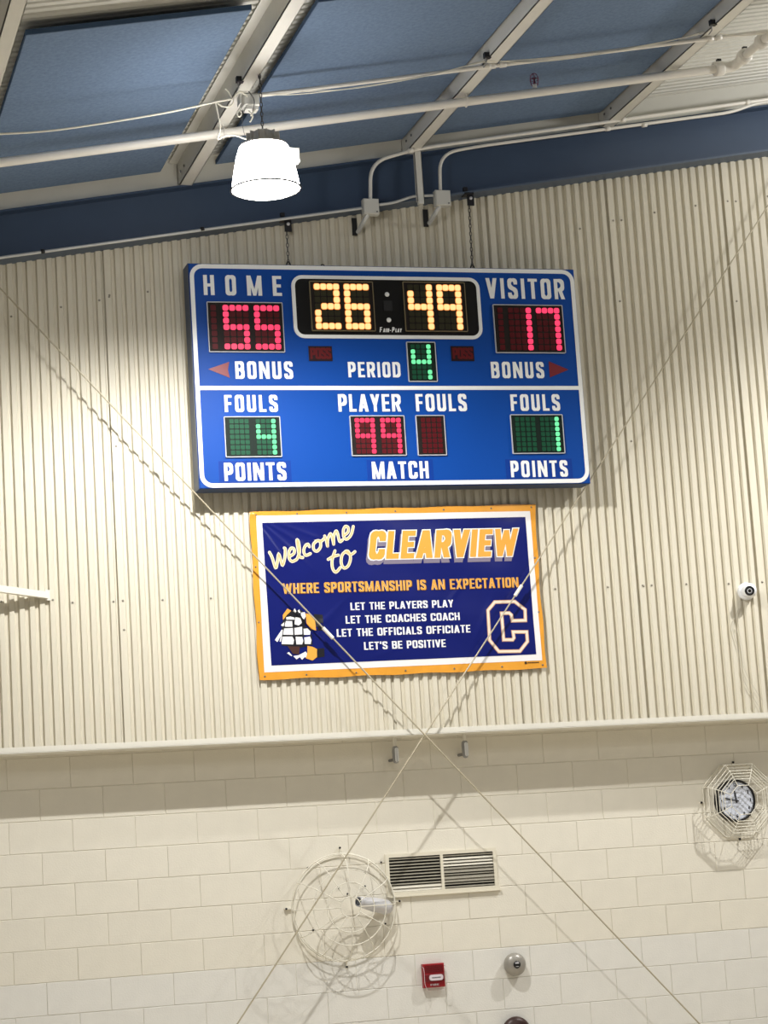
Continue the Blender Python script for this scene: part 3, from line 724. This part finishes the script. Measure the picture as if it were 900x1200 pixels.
gd = region((cTL, cTR, cBR, cBL), NY, 'gold_border', 'vinyl_gold', 170, 96, 1.0); tag(gd, 'gold vinyl border')
tag(region([at(*k, NY) for k in ((300,604.5),(621,599),(635.3,773.8),(309.7,788))], NY-.0012, 'white_field', 'vinyl_white', 160, 90), 'white inner border')
tag(region([at(*k, NY) for k in ((307,612.8),(615.4,605.9),(628.2,766.8),(318,780))], NY-.0024, 'navy_field', 'vinyl_navy', 160, 90), 'navy printed field')
me_ = MB()
for s_ in (0.02, .16, .33, .5, .67, .84, .985):
    for t_ in (0.02, .98):
        p = cTL.lerp(cTR, s_).lerp(cBL.lerp(cBR, s_), t_); me_.lathe((p.x, NY-.001+dfun(p.x, p.z), p.z), (0, -1, 0), [(.006, 0), (.006, .002), (.0001, .002)], 8)
for t_ in (.33, .66):
    for s_ in (.01, .985):
        p = cTL.lerp(cTR, s_).lerp(cBL.lerp(cBR, s_), t_); me_.lathe((p.x, NY-.001+dfun(p.x, p.z), p.z), (0, -1, 0), [(.006, 0), (.006, .002), (.0001, .002)], 8)
tag(build_at(me_, 'grommets', 'galv', bt), kind='stuff')
PY = NY-.0036
def line(s_, ua, va, ub, vb, hpx, t_, m, y=PY, name='lettering', g=0, shear=0, dx=0, dz=0, wmul=1.0, gap=.09, um=None):
    # ua..ub: left and right end at mid height; hpx: cap height
    um = (ua+ub)/2; vm = (va+vb)/2
    X0, X1 = at(ua, va, NY).x, at(ub, vb, NY).x; Zt, Zb = at(um, vm-hpx/2, NY).z, at(um, vm+hpx/2, NY).z
    polys = text_letters(s_, X0, X1, Zb, Zt, t_, g=g, shear=shear, wmul=wmul, gap=gap, space=.28, dx=dx, dz=dz)
    if s_ == 'CLEARVIEW': return [build_at(put(MB(), l, y, dfun), name, m, bt) for l in polys][0]
    return tag(build_at(put(MB(), [q for l in polys for q in l], y, dfun), name, m, bt), kind='stuff')
cw = ('CLEARVIEW', 430.6, 639.3, 608.5, 635.4, 32.4)
ck = dict(shear=.15, wmul=1.12, gap=.07)
tag(line(*cw, .23, 'print_grey', PY, name='letter_shadow', g=.035, dx=-.012, dz=-.028, **ck), 'grey drop shadow of the large lettering')
tag(line(*cw, .23, 'print_white', PY-.0012, name='letter_outline', g=.035, **ck), 'white outline of the large lettering')
tag(line(*cw, .23, 'print_gold', PY-.0024, name='letter', **ck), 'large gold italic lettering')
wl = ('WHERE SPORTSMANSHIP IS AN EXPECTATION', 331, 690.8, 607, 681.6, 11.9)
line(*wl, .175, 'print_brown', PY, g=.035, dx=.002, dz=-.002); tag(line(*wl, .175, 'print_cream', PY-.0012, g=.0), 'cream outline'); tag(line(*wl, .15, 'print_gold', PY-.0022), 'gold lettering of the second line')
for s_, ua, va, ub, vb, h in (("LET THE PLAYERS PLAY", 410.5, 710.8, 531, 707.2, 8.7), ("LET THE COACHES COACH", 404.8, 726, 538.5, 722.6, 8.9),
                              ("LET THE OFFICIALS OFFICIATE", 394.3, 741.2, 551, 737.4, 9), ("LET'S BE POSITIVE", 426.4, 756.8, 522.3, 754, 9)):
    tag(line(s_, ua, va, ub, vb, h, .17, 'print_white'), 'small white lettering')
def strokes(paths, ox, oy, s_, hw, m, y, name, n=5):
    mb = MB()
    for P in paths:
        P3 = smooth_path([(a, b, 0) for a, b in P], n); W_ = [at(ox+p.x/s_, oy+p.y/s_, NY) for p in P3]
        pts = [(k.x, k.z) for k in W_]; put(mb, ribbon(pts, hw), y, dfun)
        for e in (pts[0], pts[-1]): put(mb, [[(e[0]+hw*math.cos(k*PI/5), e[1]+hw*math.sin(k*PI/5)) for k in range(10)]], y, dfun)
    return tag(build_at(mb, name, m, bt), kind='stuff')
SCR = [[(108,328),(130,372),(158,452),(172,405),(182,345),(200,395),(214,432),(232,370),(236,305),(228,292)],
       [(268,362),(305,338),(306,300),(282,296),(265,330),(268,378),(292,402),(330,385)], [(330,385),(352,320),(342,240),(330,232),(340,300),(352,362),(378,370)],
       [(432,282),(420,262),(396,280),(386,320),(402,352),(440,338)], [(492,236),(466,262),(468,305),(494,318),(522,285),(520,240),(496,232),(530,236),(552,215)],
       [(556,195),(568,225),(580,278)], [(580,278),(582,222),(602,178),(616,200),(630,262)], [(630,262),(630,200),(648,155),(662,178),(678,238),(700,228)],
       [(708,195),(744,165),(746,128),(724,118),(708,150),(712,205),(736,220),(770,185),(788,118)],
       [(640,315),(616,395),(622,462),(648,488),(682,452)], [(585,385),(625,362),(668,350)], [(728,320),(698,350),(690,412),(712,455),(748,435),(766,372),(748,322),(728,322),(768,345),(802,322)]]
tag(strokes(SCR, 300, 600, 6.923, .0102, 'print_cream', PY, 'script_outline'), 'cream outline of the script')
tag(strokes(SCR, 300, 600, 6.923, .0048, 'print_pale', PY-.0012, 'script_lettering'), 'tan gold script lettering')
CL = [(165,255),(245,157),(480,150),(602,245),(606,370),(452,375),(442,308),(415,284),(325,288),(350,598),(455,598),(470,575),(460,506),(620,506),(628,618),(540,732),(295,735),(185,603)]
def closed_line(P, ox, oy, s_, hw, m, y, name):
    W_ = [at(ox+a/s_, oy+b/s_, NY) for a, b in P]
    return build_at(put(MB(), ribbon([(k.x, k.z) for k in W_], hw, closed=True), y, dfun), name, m, bt)
tag(closed_line(CL, 555, 690, 10, .0125, 'print_tan', PY, 'block_letter'), 'tan outlined block letter emblem')
closed_line(CL, 555, 690, 10, .0075, 'print_cream', PY-.0012, 'block_letter_core')
def polys_px(L, m, y, name):
    mb = MB()
    for P in L: put(mb, [[(k.x, k.z) for k in (at(310+a/10, 700+b/10, NY) for a, b in P)]], y, dfun)
    return tag(build_at(mb, name, m, bt), kind='stuff')
polys_px([[(190,325),(250,205),(330,150),(430,150),(485,200),(475,330),(470,340),(240,345)], [(200,345),(470,335),(548,390),(562,555),(430,592),(200,565)], [(575,195),(680,205),(688,390),(600,392)], [(600,600),(700,596),(702,695),(600,712)]], 'print_black', PY, 'ship_silhouette')
polys_px([[(330,165),(352,130),(372,165),(360,185)],[(385,160),(405,140),(420,185),(400,180)],[(425,180),(470,175),(482,225),(460,260),(440,240),(425,205)],
          [(250,235),(300,225),(350,238),(352,262),(255,262)],[(360,235),(420,240),(436,300),(400,330),(350,318),(352,280)],[(248,278),(322,280),(325,345),(240,345),(235,325)],
          [(190,325),(232,290),(222,340),(200,335)],[(228,366),(330,360),(335,440),(215,438)],[(348,360),(438,345),(440,435),(350,440)],[(455,370),(500,365),(535,400),(530,440),(458,440)],
          [(208,462),(325,460),(345,500),(335,552),(198,548)],[(362,462),(440,465),(452,510),(440,552),(372,552)],[(462,470),(530,460),(548,500),(540,548),(470,548)],
          [(120,500),(200,378),(215,384),(190,450),(150,525)],[(200,400),(212,400),(190,520),(176,520)],
          [(262,655),(285,640),(325,685),(312,690)],[(335,688),(400,678),(480,635),(500,660),(500,712),(470,700),(438,732),(412,702),(372,728)]], 'print_white', PY-.0012, 'ship_sails')
tag(polys_px([[(210,210),(265,132),(312,158),(262,205),(215,265)],[(480,188),(525,200),(590,278),(600,392),(540,372),(490,310)],[(500,570),(560,580),(612,606),(612,700),(560,742),(482,715),(500,650)]], 'print_gold', PY-.0024, 'gold_letter_ends'), 'gold ends of a block letter around the ship')
polys_px([[(268,572),(412,578),(405,668),(330,662)],], 'print_brown', PY-.0018, 'ship_hull')
mb = MB(); q = at(616, 776.8, NY); disc(mb, q.x, q.z, .009, NY-.003)
put(mb, text_polys('------', q.x+.012, q.x+.095, q.z-.006, q.z+.008, .5, gap=.05), NY-.003); q = None
build_at(mb, 'corner_mark', 'print_black', bt)

# ------------------------------------------------------------------ cross bracing rods
def rod(pa, pb, y, yb, lab, sleeve):
    a = at(*pa, y); b = at(*pb, yb); d = (b-a).normalized(); A_ = a-d*(.25 if d.x > 0 else .5); B_ = b+d*(b.z-.05)/abs(d.z) if d.z < 0 else b
    t = thing('bracing_rod', lab, 'rod', B_, 'crossed bracing rods'); build_at(MB().tube([A_, B_], .0052, 8), 'rod', 'rod', t)
    def on(u, v):                                # nearest point of the rod to a surveyed pixel
        g = at(u, v, (y+yb)/2); return a+d*(g-a).dot(d)
    s0, s1 = on(*sleeve[0]), on(*sleeve[1])
    build_at(MB().tube([s0, s1], .0125, 10), 'turnbuckle', 'sleeve', t)
    m0 = on(*sleeve[2]); build_at(MB().tube([m0, m0+d*.05], .0072, 8), 'coupler', 'rod', t)
rod((0, 337.6), (820, 1200), -.45, -.325, 'thin rod bracing running from upper left down to lower right', ((379,734.8),(390.5,747.5),(189,536)))
rod((900, 241), (278, 1200), -.415, -.315, 'thin rod bracing running from upper right down to lower left', ((612,686.5),(604.5,699),(494,870)))

# arm at the left edge
a = at(55.5, 697.8, -.29); b = a+Vector((-1.5, -.60, .16))
t = thing('bracket_arm', 'white square steel arm sticking out from the ribbed wall at left edge', 'bracket', a)
build_at(MB().bar(a, b, .04, .042), 'arm', 'trim_cream', t)
build_at(MB().box((a.x-.012, -.291, a.z-.032), (a.x+.018, -.281, a.z+.036)), 'end_plate', 'trim_cream', t)

# ------------------------------------------------------------------ security dome, cable
q = at(878, 692, -.34); qc = Vector((q.x, -.34, q.z))
t = thing('dome_camera', 'white round security camera on the ribbed wall at right edge', 'camera', (q.x, -.28, q.z))
build_at(MB().lathe((qc.x, -.28, qc.z), (0, -1, 0), [(.062, 0), (.062, .022), (.056, .034), (.04, .036)], 28), 'base', 'cam_white', t)
build_at(MB().lathe(qc, (0, -1, 0), [(.052*math.sin(a_), -.052*math.cos(a_)) for a_ in [k*PI/14 for k in range(2, 15)]], 28), 'ball', 'cam_white', t)
dv = Vector((.02, -1, -.02)).normalized()
dv = (Vector((-.42, -1, -.17))).normalized()
build_at(MB().lathe(qc, dv, [(.034, .043), (.033, .052), (.022, .053)], 24), 'lens_ring', 'cam_lens', t)
build_at(MB().lathe(qc, dv, [(.022, .053), (.020, .049), (.013, .049)], 20), 'inner_ring', 'cam_ring', t)
build_at(MB().lathe(qc, dv, [(.013, .049), (.010, .054), (.0001, .056)], 16), 'lens', 'cam_lens', t)
cb_ = thing('camera_cable', 'thin cable dangling down the ribbed wall below the white camera', 'cable', at(860, 730, -.285))
c = cordline([(872,700),(862,722),(858,735),(866,765),(869,790),(878,810),(889,828),(890,835)], y=-.289, r=.0022)
cordline([(862,735),(867,752),(871,780),(880,800),(893,820)], y=-.29, r=.0016, mb=c); build_at(c, 'cable', 'wire_thin', cb_)

# ------------------------------------------------------------------ conduit fittings below the ledge
for u, v, lab in ((463.5, 884, 'oval silver conduit fitting under the ledge, left of the crossing rods'), (545, 877.5, 'oval silver conduit fitting under the ledge, right of the crossing rods')):
    q = at(u, v, -.12); t = thing('conduit_fitting', lab, 'fitting', q, 'conduit fittings under the ledge')
    build_at(MB().tube([q+Vector((0, 0, .05)), Vector((q.x, -.12, 3.672))], .013, 10), 'stem', 'trim_cream', t)
    build_at(MB().lathe(q, (0, 0, 1), [(.0001, -.062), (.014, -.058), (.021, -.044), (.023, -.024), (.023, .024), (.021, .044), (.013, .054)], 16), 'body', 'galv_light', t)
    build_at(MB().prism(rrect(q.x-.010, q.x+.014, q.z-.052, q.z+.044, .0135, 4), q.y-.027, q.y-.02), 'cover', 'letter_white', t)
    build_at(MB().tube([q+Vector((-.012, .012, -.035)), Vector((q.x-.008, 0, q.z-.035))], .011, 8), 'rear_outlet', 'galv', t)

# ------------------------------------------------------------------ vent grille
P = [at(u, v, -.012) for u, v in ((450,1000.8),(579.5,994),(586.5,1042.2),(454.6,1051.8))]
vx0, vx1 = (P[0].x+P[3].x)/2, (P[1].x+P[2].x)/2-.004; vz1, vz0 = (P[0].z+P[1].z)/2, (P[2].z+P[3].z)/2
t = thing('wall_vent', 'cream louvred wall vent with two openings beside the round wire cage', 'vent', ((vx0+vx1)/2, -.01, vz0))
xm = at(518.5, 1021, -.012).x
fr = MB().box((vx0, -.016, vz1-.024), (vx1, 0, vz1)).box((vx0, -.016, vz0), (vx1+.012, 0, vz0+.03)).box((vx0, -.016, vz0+.03), (vx0+.026, 0, vz1-.024)).box((vx1-.022, -.016, vz0+.03), (vx1, 0, vz1-.024)).box((xm-.011, -.016, vz0+.03), (xm+.009, 0, vz1-.024)).box((vx0+.01, -.022, vz0-.004), (vx1+.02, 0, vz0+.004))
build_at(fr, 'frame', 'vent_white', t)
build_at(MB().box((vx0+.02, -.004, vz0+.02), (vx1-.02, -.0012, vz1-.02)), 'duct_opening', 'duct_black', t)
for bi, (xa, xb) in enumerate(((vx0+.026, xm-.011), (xm+.009, vx1-.022))):
    n = 11; zz0, zz1 = vz0+.03, vz1-.024; dz = (zz1-zz0)/n
    for i in range(n):
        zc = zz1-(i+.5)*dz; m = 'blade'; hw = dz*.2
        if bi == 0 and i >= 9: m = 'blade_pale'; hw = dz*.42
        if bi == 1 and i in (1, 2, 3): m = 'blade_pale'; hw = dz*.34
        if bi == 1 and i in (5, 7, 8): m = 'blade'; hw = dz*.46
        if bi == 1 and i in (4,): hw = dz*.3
        mb = MB().prism([(0, 0), (1, 0), (1, 1), (0, 1)], 0, 1); 
        mb = MB(); mb.add([(xa, -.0145, zc-hw), (xb, -.0145, zc-hw), (xb, -.006, zc+hw), (xa, -.006, zc+hw), (xa, -.0135, zc-hw-.001), (xb, -.0135, zc-hw-.001), (xb, -.005, zc+hw-.001), (xa, -.005, zc+hw-.001)],
               [(0,1,2,3),(7,6,5,4),(0,4,5,1),(3,2,6,7),(0,3,7,4),(1,5,6,2)])
        build_at(mb, 'louvre_blade', m, t)

# ------------------------------------------------------------------ round wire cage with camera inside
cc = at(402.5, 1063, -.02); CX, CZ = cc.x, cc.z
t = thing('round_wire_cage', 'large round domed white wire cage on the block wall left of the vent', 'cage', (CX, 0, CZ))
def ring(r, y, n=40, cx=CX, cz=CZ): return [(cx+r*math.cos(k*2*PI/n), y, cz+r*math.sin(k*2*PI/n)) for k in range(n)]
RG = [(.352, -.02), (.345, -.06), (.245, -.185), (.160, -.205), (.068, -.212)]
for r_, y_ in RG: build_at(MB().tube(ring(r_, y_), .0038 if r_ > .3 else .0032, 6, closed=True), 'ring', 'cage_white', t)
for k in range(12):
    a = math.radians(90+30*k); pr = [(.352, -.018), (.349, -.06), (.330, -.115), (.292, -.160), (.245, -.187), (.160, -.208), (.068, -.214)]
    build_at(MB().tube([(CX+r_*math.cos(a), y_, CZ+r_*math.sin(a)) for r_, y_ in pr], .0029, 6), 'spoke', 'cage_white', t)
for a in (90, 178, 270, 2):
    c_, s_ = math.cos(math.radians(a)), math.sin(math.radians(a))
    tb = MB().bar((CX+.34*c_, -.01, CZ+.34*s_), (CX+.40*c_, -.01, CZ+.40*s_), .006, .018, Vector((0, 1, 0)))
    pb_ = build_at(tb, 'mounting_tab', 'cage_white', t)
    build_at(MB().lathe((CX+.388*c_, -.012, CZ+.388*s_), (0, -1, 0), [(.007, 0), (.007, .012), (.0001, .012)], 8, False), 'screw', 'bracket_black', t)
for u, v in ((360.5,1017),(367,1090),(451.5,1082.5),(397,1041),(427.5,1038.5),(407,1047.5),(446.5,1010.5)):
    q = at(u, v, 0); build_at(MB().lathe((q.x, 0, q.z), (0, -1, 0), [(.006, 0), (.006, .008), (.0001, .008)], 8, False), 'screw', 'bracket_black', t)
wa = at(452, 1063, -.06); wb = at(420, 1056.5, -.165); ax = (wb-wa).normalized(); ln_ = (wb-wa).length
t = thing('bullet_camera', 'silver tubular camera pointing left inside the round wire cage', 'camera', (wa.x, 0, wa.z))
build_at(MB().lathe(wa, ax, [(.0001, -.03), (.040, -.028), (.047, .0), (.048, ln_*.45), (.040, ln_*.7), (.034, ln_*.93), (.034, ln_), (.028, ln_)], 24), 'body', 'silver', t)
build_at(MB().lathe(wa, ax, [(.0285, ln_-.004), (.0001, ln_-.006)], 20), 'lens', 'cam_ring', t)
build_at(MB().lathe((wa.x+.01, 0, wa.z), (0, -1, 0), [(.05, 0), (.05, .014), (.02, .02), (.018, .05)], 20), 'mount', 'silver', t)

# ------------------------------------------------------------------ clock in octagonal cage
q = at(863.5, 938, -.06); KX, KZ = q.x, q.z; CR = .148
t = thing('wall_clock', 'round white-faced wall clock with black rim inside the wire guard', 'clock', (KX, 0, KZ))
build_at(MB().lathe((KX, 0, KZ), (0, -1, 0), [(CR, 0), (CR, .05), (CR-.006, .058), (CR-.016, .056), (CR-.018, .05)], 36), 'rim', 'clock_black', t)
build_at(MB().lathe((KX, 0, KZ), (0, -1, 0), [(CR-.01, .048), (.0001, .048)], 36), 'face', 'clock_face', t)
mb = MB()
for h in range(1, 13):
    a = math.radians(90-30*h); s_ = str(h); hh = .021; ww = .0095*len(s_)+.003
    cx, cz = KX+math.cos(a)*.108, KZ+math.sin(a)*.108
    put(mb, text_polys(s_, cx-ww/2, cx+ww/2, cz-hh/2, cz+hh/2, .2, gap=.12), -.0492)
for k in range(60):
    a = math.radians(6*k); mb.quad2([(KX+math.cos(a+e)*r_, KZ+math.sin(a+e)*r_) for e, r_ in ((-.006, .124), (.006, .124), (.006, .128), (-.006, .128))], -.0492)
build_at(mb, 'numerals', 'clock_black', t)
def hand(nm, ang, L, w_, y):
    a = math.radians(90-ang); d = Vector((math.cos(a), 0, math.sin(a))); c = Vector((KX, y, KZ))
    build_at(MB().bar(c-d*.018, c+d*L, w_, .001, Vector((0, 1, 0))), nm, 'clock_black', t)
hand('hour_hand', 353, .068, .010, -.051); hand('minute_hand', 282, .092, .008, -.0525)
build_at(MB().lathe((KX, -.048, KZ), (0, -1, 0), [(.008, 0), (.008, .006), (.0001, .006)], 12), 'hub', 'clock_black', t)
build_at(MB().lathe((KX, -.052, KZ), (0, -1, 0), [(.0001, .006)], 3) if False else MB().lathe((KX, -.0535, KZ), (0, -1, 0), [(.003, 0), (.003, .003), (.0001, .003)], 8), 'second_hub', 'cam_ring', t)
t = thing('clock_guard', 'octagonal white wire guard around the wall clock', 'guard', (KX, 0, KZ))
def octo(r, y, cx=KX, cz=KZ): return [(cx+r*math.cos(math.radians(22.5+45*k)), y, cz+r*math.sin(math.radians(22.5+45*k))) for k in range(8)]
GX = KX+.018
for r_, y_, w_ in ((.268, -.012, .0042), (.268, -.10, .0036), (.243, -.118, .0028), (.221, -.124, .0028), (.199, -.13, .0028), (.177, -.135, .0028), (.157, -.139, .0026), (.108, -.145, .0026)):
    pts = octo(r_, y_, GX); mbb = MB()
    for k in range(8): mbb.tube([pts[k], pts[(k+1) % 8]], w_, 5)
    build_at(mbb, 'wire_ring', 'cage_white', t)
for k in range(8):
    a = math.radians(22.5+45*k)
    build_at(MB().tube([(GX+r_*math.cos(a), y_, KZ+r_*math.sin(a)) for r_, y_ in ((.268, -.01), (.268, -.10), (.243, -.118), (.199, -.13), (.155, -.139), (.108, -.145))], .0026, 5), 'guard_strut', 'cage_white', t)
for a in (0, 90, 180, 270):
    c_, s_ = math.cos(math.radians(a)), math.sin(math.radians(a)); rr = .268*.924
    build_at(MB().bar((GX+rr*c_, -.008, KZ+rr*s_), (GX+(rr+.028)*c_, -.008, KZ+(rr+.028)*s_), .005, .016, Vector((0, 1, 0))), 'mounting_tab', 'cage_white', t)
    build_at(MB().lathe((GX+(rr+.02)*c_, -.01, KZ+(rr+.02)*s_), (0, -1, 0), [(.008, 0), (.008, .01), (.0001, .01)], 8, False), 'screw', 'bracket_black', t)

# ------------------------------------------------------------------ fire strobe, bell, gong
P = [at(u, v, -.04) for u, v in ((495.5,1129.8),(520.8,1128.6),(521.8,1156.5),(497,1157.8))]
a0, a1 = (P[0].x+P[3].x)/2, (P[1].x+P[2].x)/2; b1, b0_ = (P[0].z+P[1].z)/2, (P[2].z+P[3].z)/2; H_ = b1-b0_
t = thing('fire_alarm_strobe', 'square red fire alarm with clear strobe lens on the block wall', 'alarm', ((a0+a1)/2, 0, b0_))
build_at(MB().box((a0, -.04, b0_), (a1, 0, b1), .005), 'housing', 'red_plastic', t)
rb_ = MB()
for k in range(5): zz = b1-.012-k*.0095; rb_.box((a0+.012, -.0435, zz-.004), (a1-.012, -.04, zz))
build_at(rb_, 'sounder_grille', 'red_dark', t)
build_at(MB().box((a0+.006, -.050, b0_+H_*.26), (a1-.004, -.04, b0_+H_*.56), .004), 'strobe_band', 'red_dark', t)
q = (a0+a1)/2+.008; zc = b0_+H_*.42
build_at(MB().prism(rrect(q-.048, q+.048, zc-.019, zc+.019, .016, 4), -.062, -.048), 'strobe_lens', 'lens_clear', t)
build_at(MB().lathe((q, -.058, zc), (1, 0, 0), [(.0001, -.032), (.006, -.03), (.006, .03), (.0001, .032)], 10), 'flash_tube', 'galv', t)
build_at(put(MB(), text_polys('FIRE', a0+.045, a1-.045, b0_+.012, b0_+.024, .2, gap=.1), -.0405), 'lettering', 'lens_clear', t)
gd_ = MB()
for sx_ in (-1, 1):
    ex = (a0+a1)/2+sx_*.078
    gd_.tube(smooth_path([(ex, 0, b1-.02), (ex, -.055, b1-.02), (ex, -.075, b1-.05), (ex, -.075, b0_+.03), (ex-sx_*.02, -.06, b0_-.01), (ex-sx_*.05, 0, b0_-.02)], 4), .0016, 5)
tag(build_at(gd_, 'wire_guard', 'lens_clear', t), 'thin pale guard wires beside the red housing')
q = at(603.5, 1130.2, -.04)
t = thing('alarm_bell', 'grey domed bell with black centre right of the red alarm', 'bell', (q.x, 0, q.z))
build_at(MB().lathe((q.x, 0, q.z), (0, -1, 0), [(.054, 0), (.056, .012), (.072, .02), (.077, .032), (.076, .046), (.067, .062), (.051, .074), (.029, .080), (.025, .080)], 36), 'dome', 'alu_bell', t)
build_at(MB().lathe((q.x, 0, q.z), (0, -1, 0), [(.025, .079), (.024, .084), (.0001, .085)], 24), 'centre_cap', 'clock_black', t)
build_at(MB().box((q.x-.013, -.0865, q.z+.006), (q.x+.013, -.0845, q.z+.016)).box((q.x-.010, -.0865, q.z-.014), (q.x+.010, -.0845, q.z-.011)), 'cap_reflection', 'silver', t)  # pale bars: the reflection on the black cap, modelled as silver pieces
q = at(606, 1209.5, -.05)
t = thing('dark_gong', 'dark brown domed bell just showing at the bottom edge', 'bell', (q.x, 0, q.z))
build_at(MB().lathe((q.x, 0, q.z), (0, -1, 0), [(.06, 0), (.06, .02), (.098, .024), (.102, .034), (.098, .052), (.082, .068), (.05, .078), (.0001, .08)], 36), 'shell', 'gong', t)
build_at(MB().lathe((q.x, -.079, q.z), (0, -1, 0), [(.012, 0), (.011, .006), (.0001, .008)], 12), 'centre_bolt', 'galv', t)
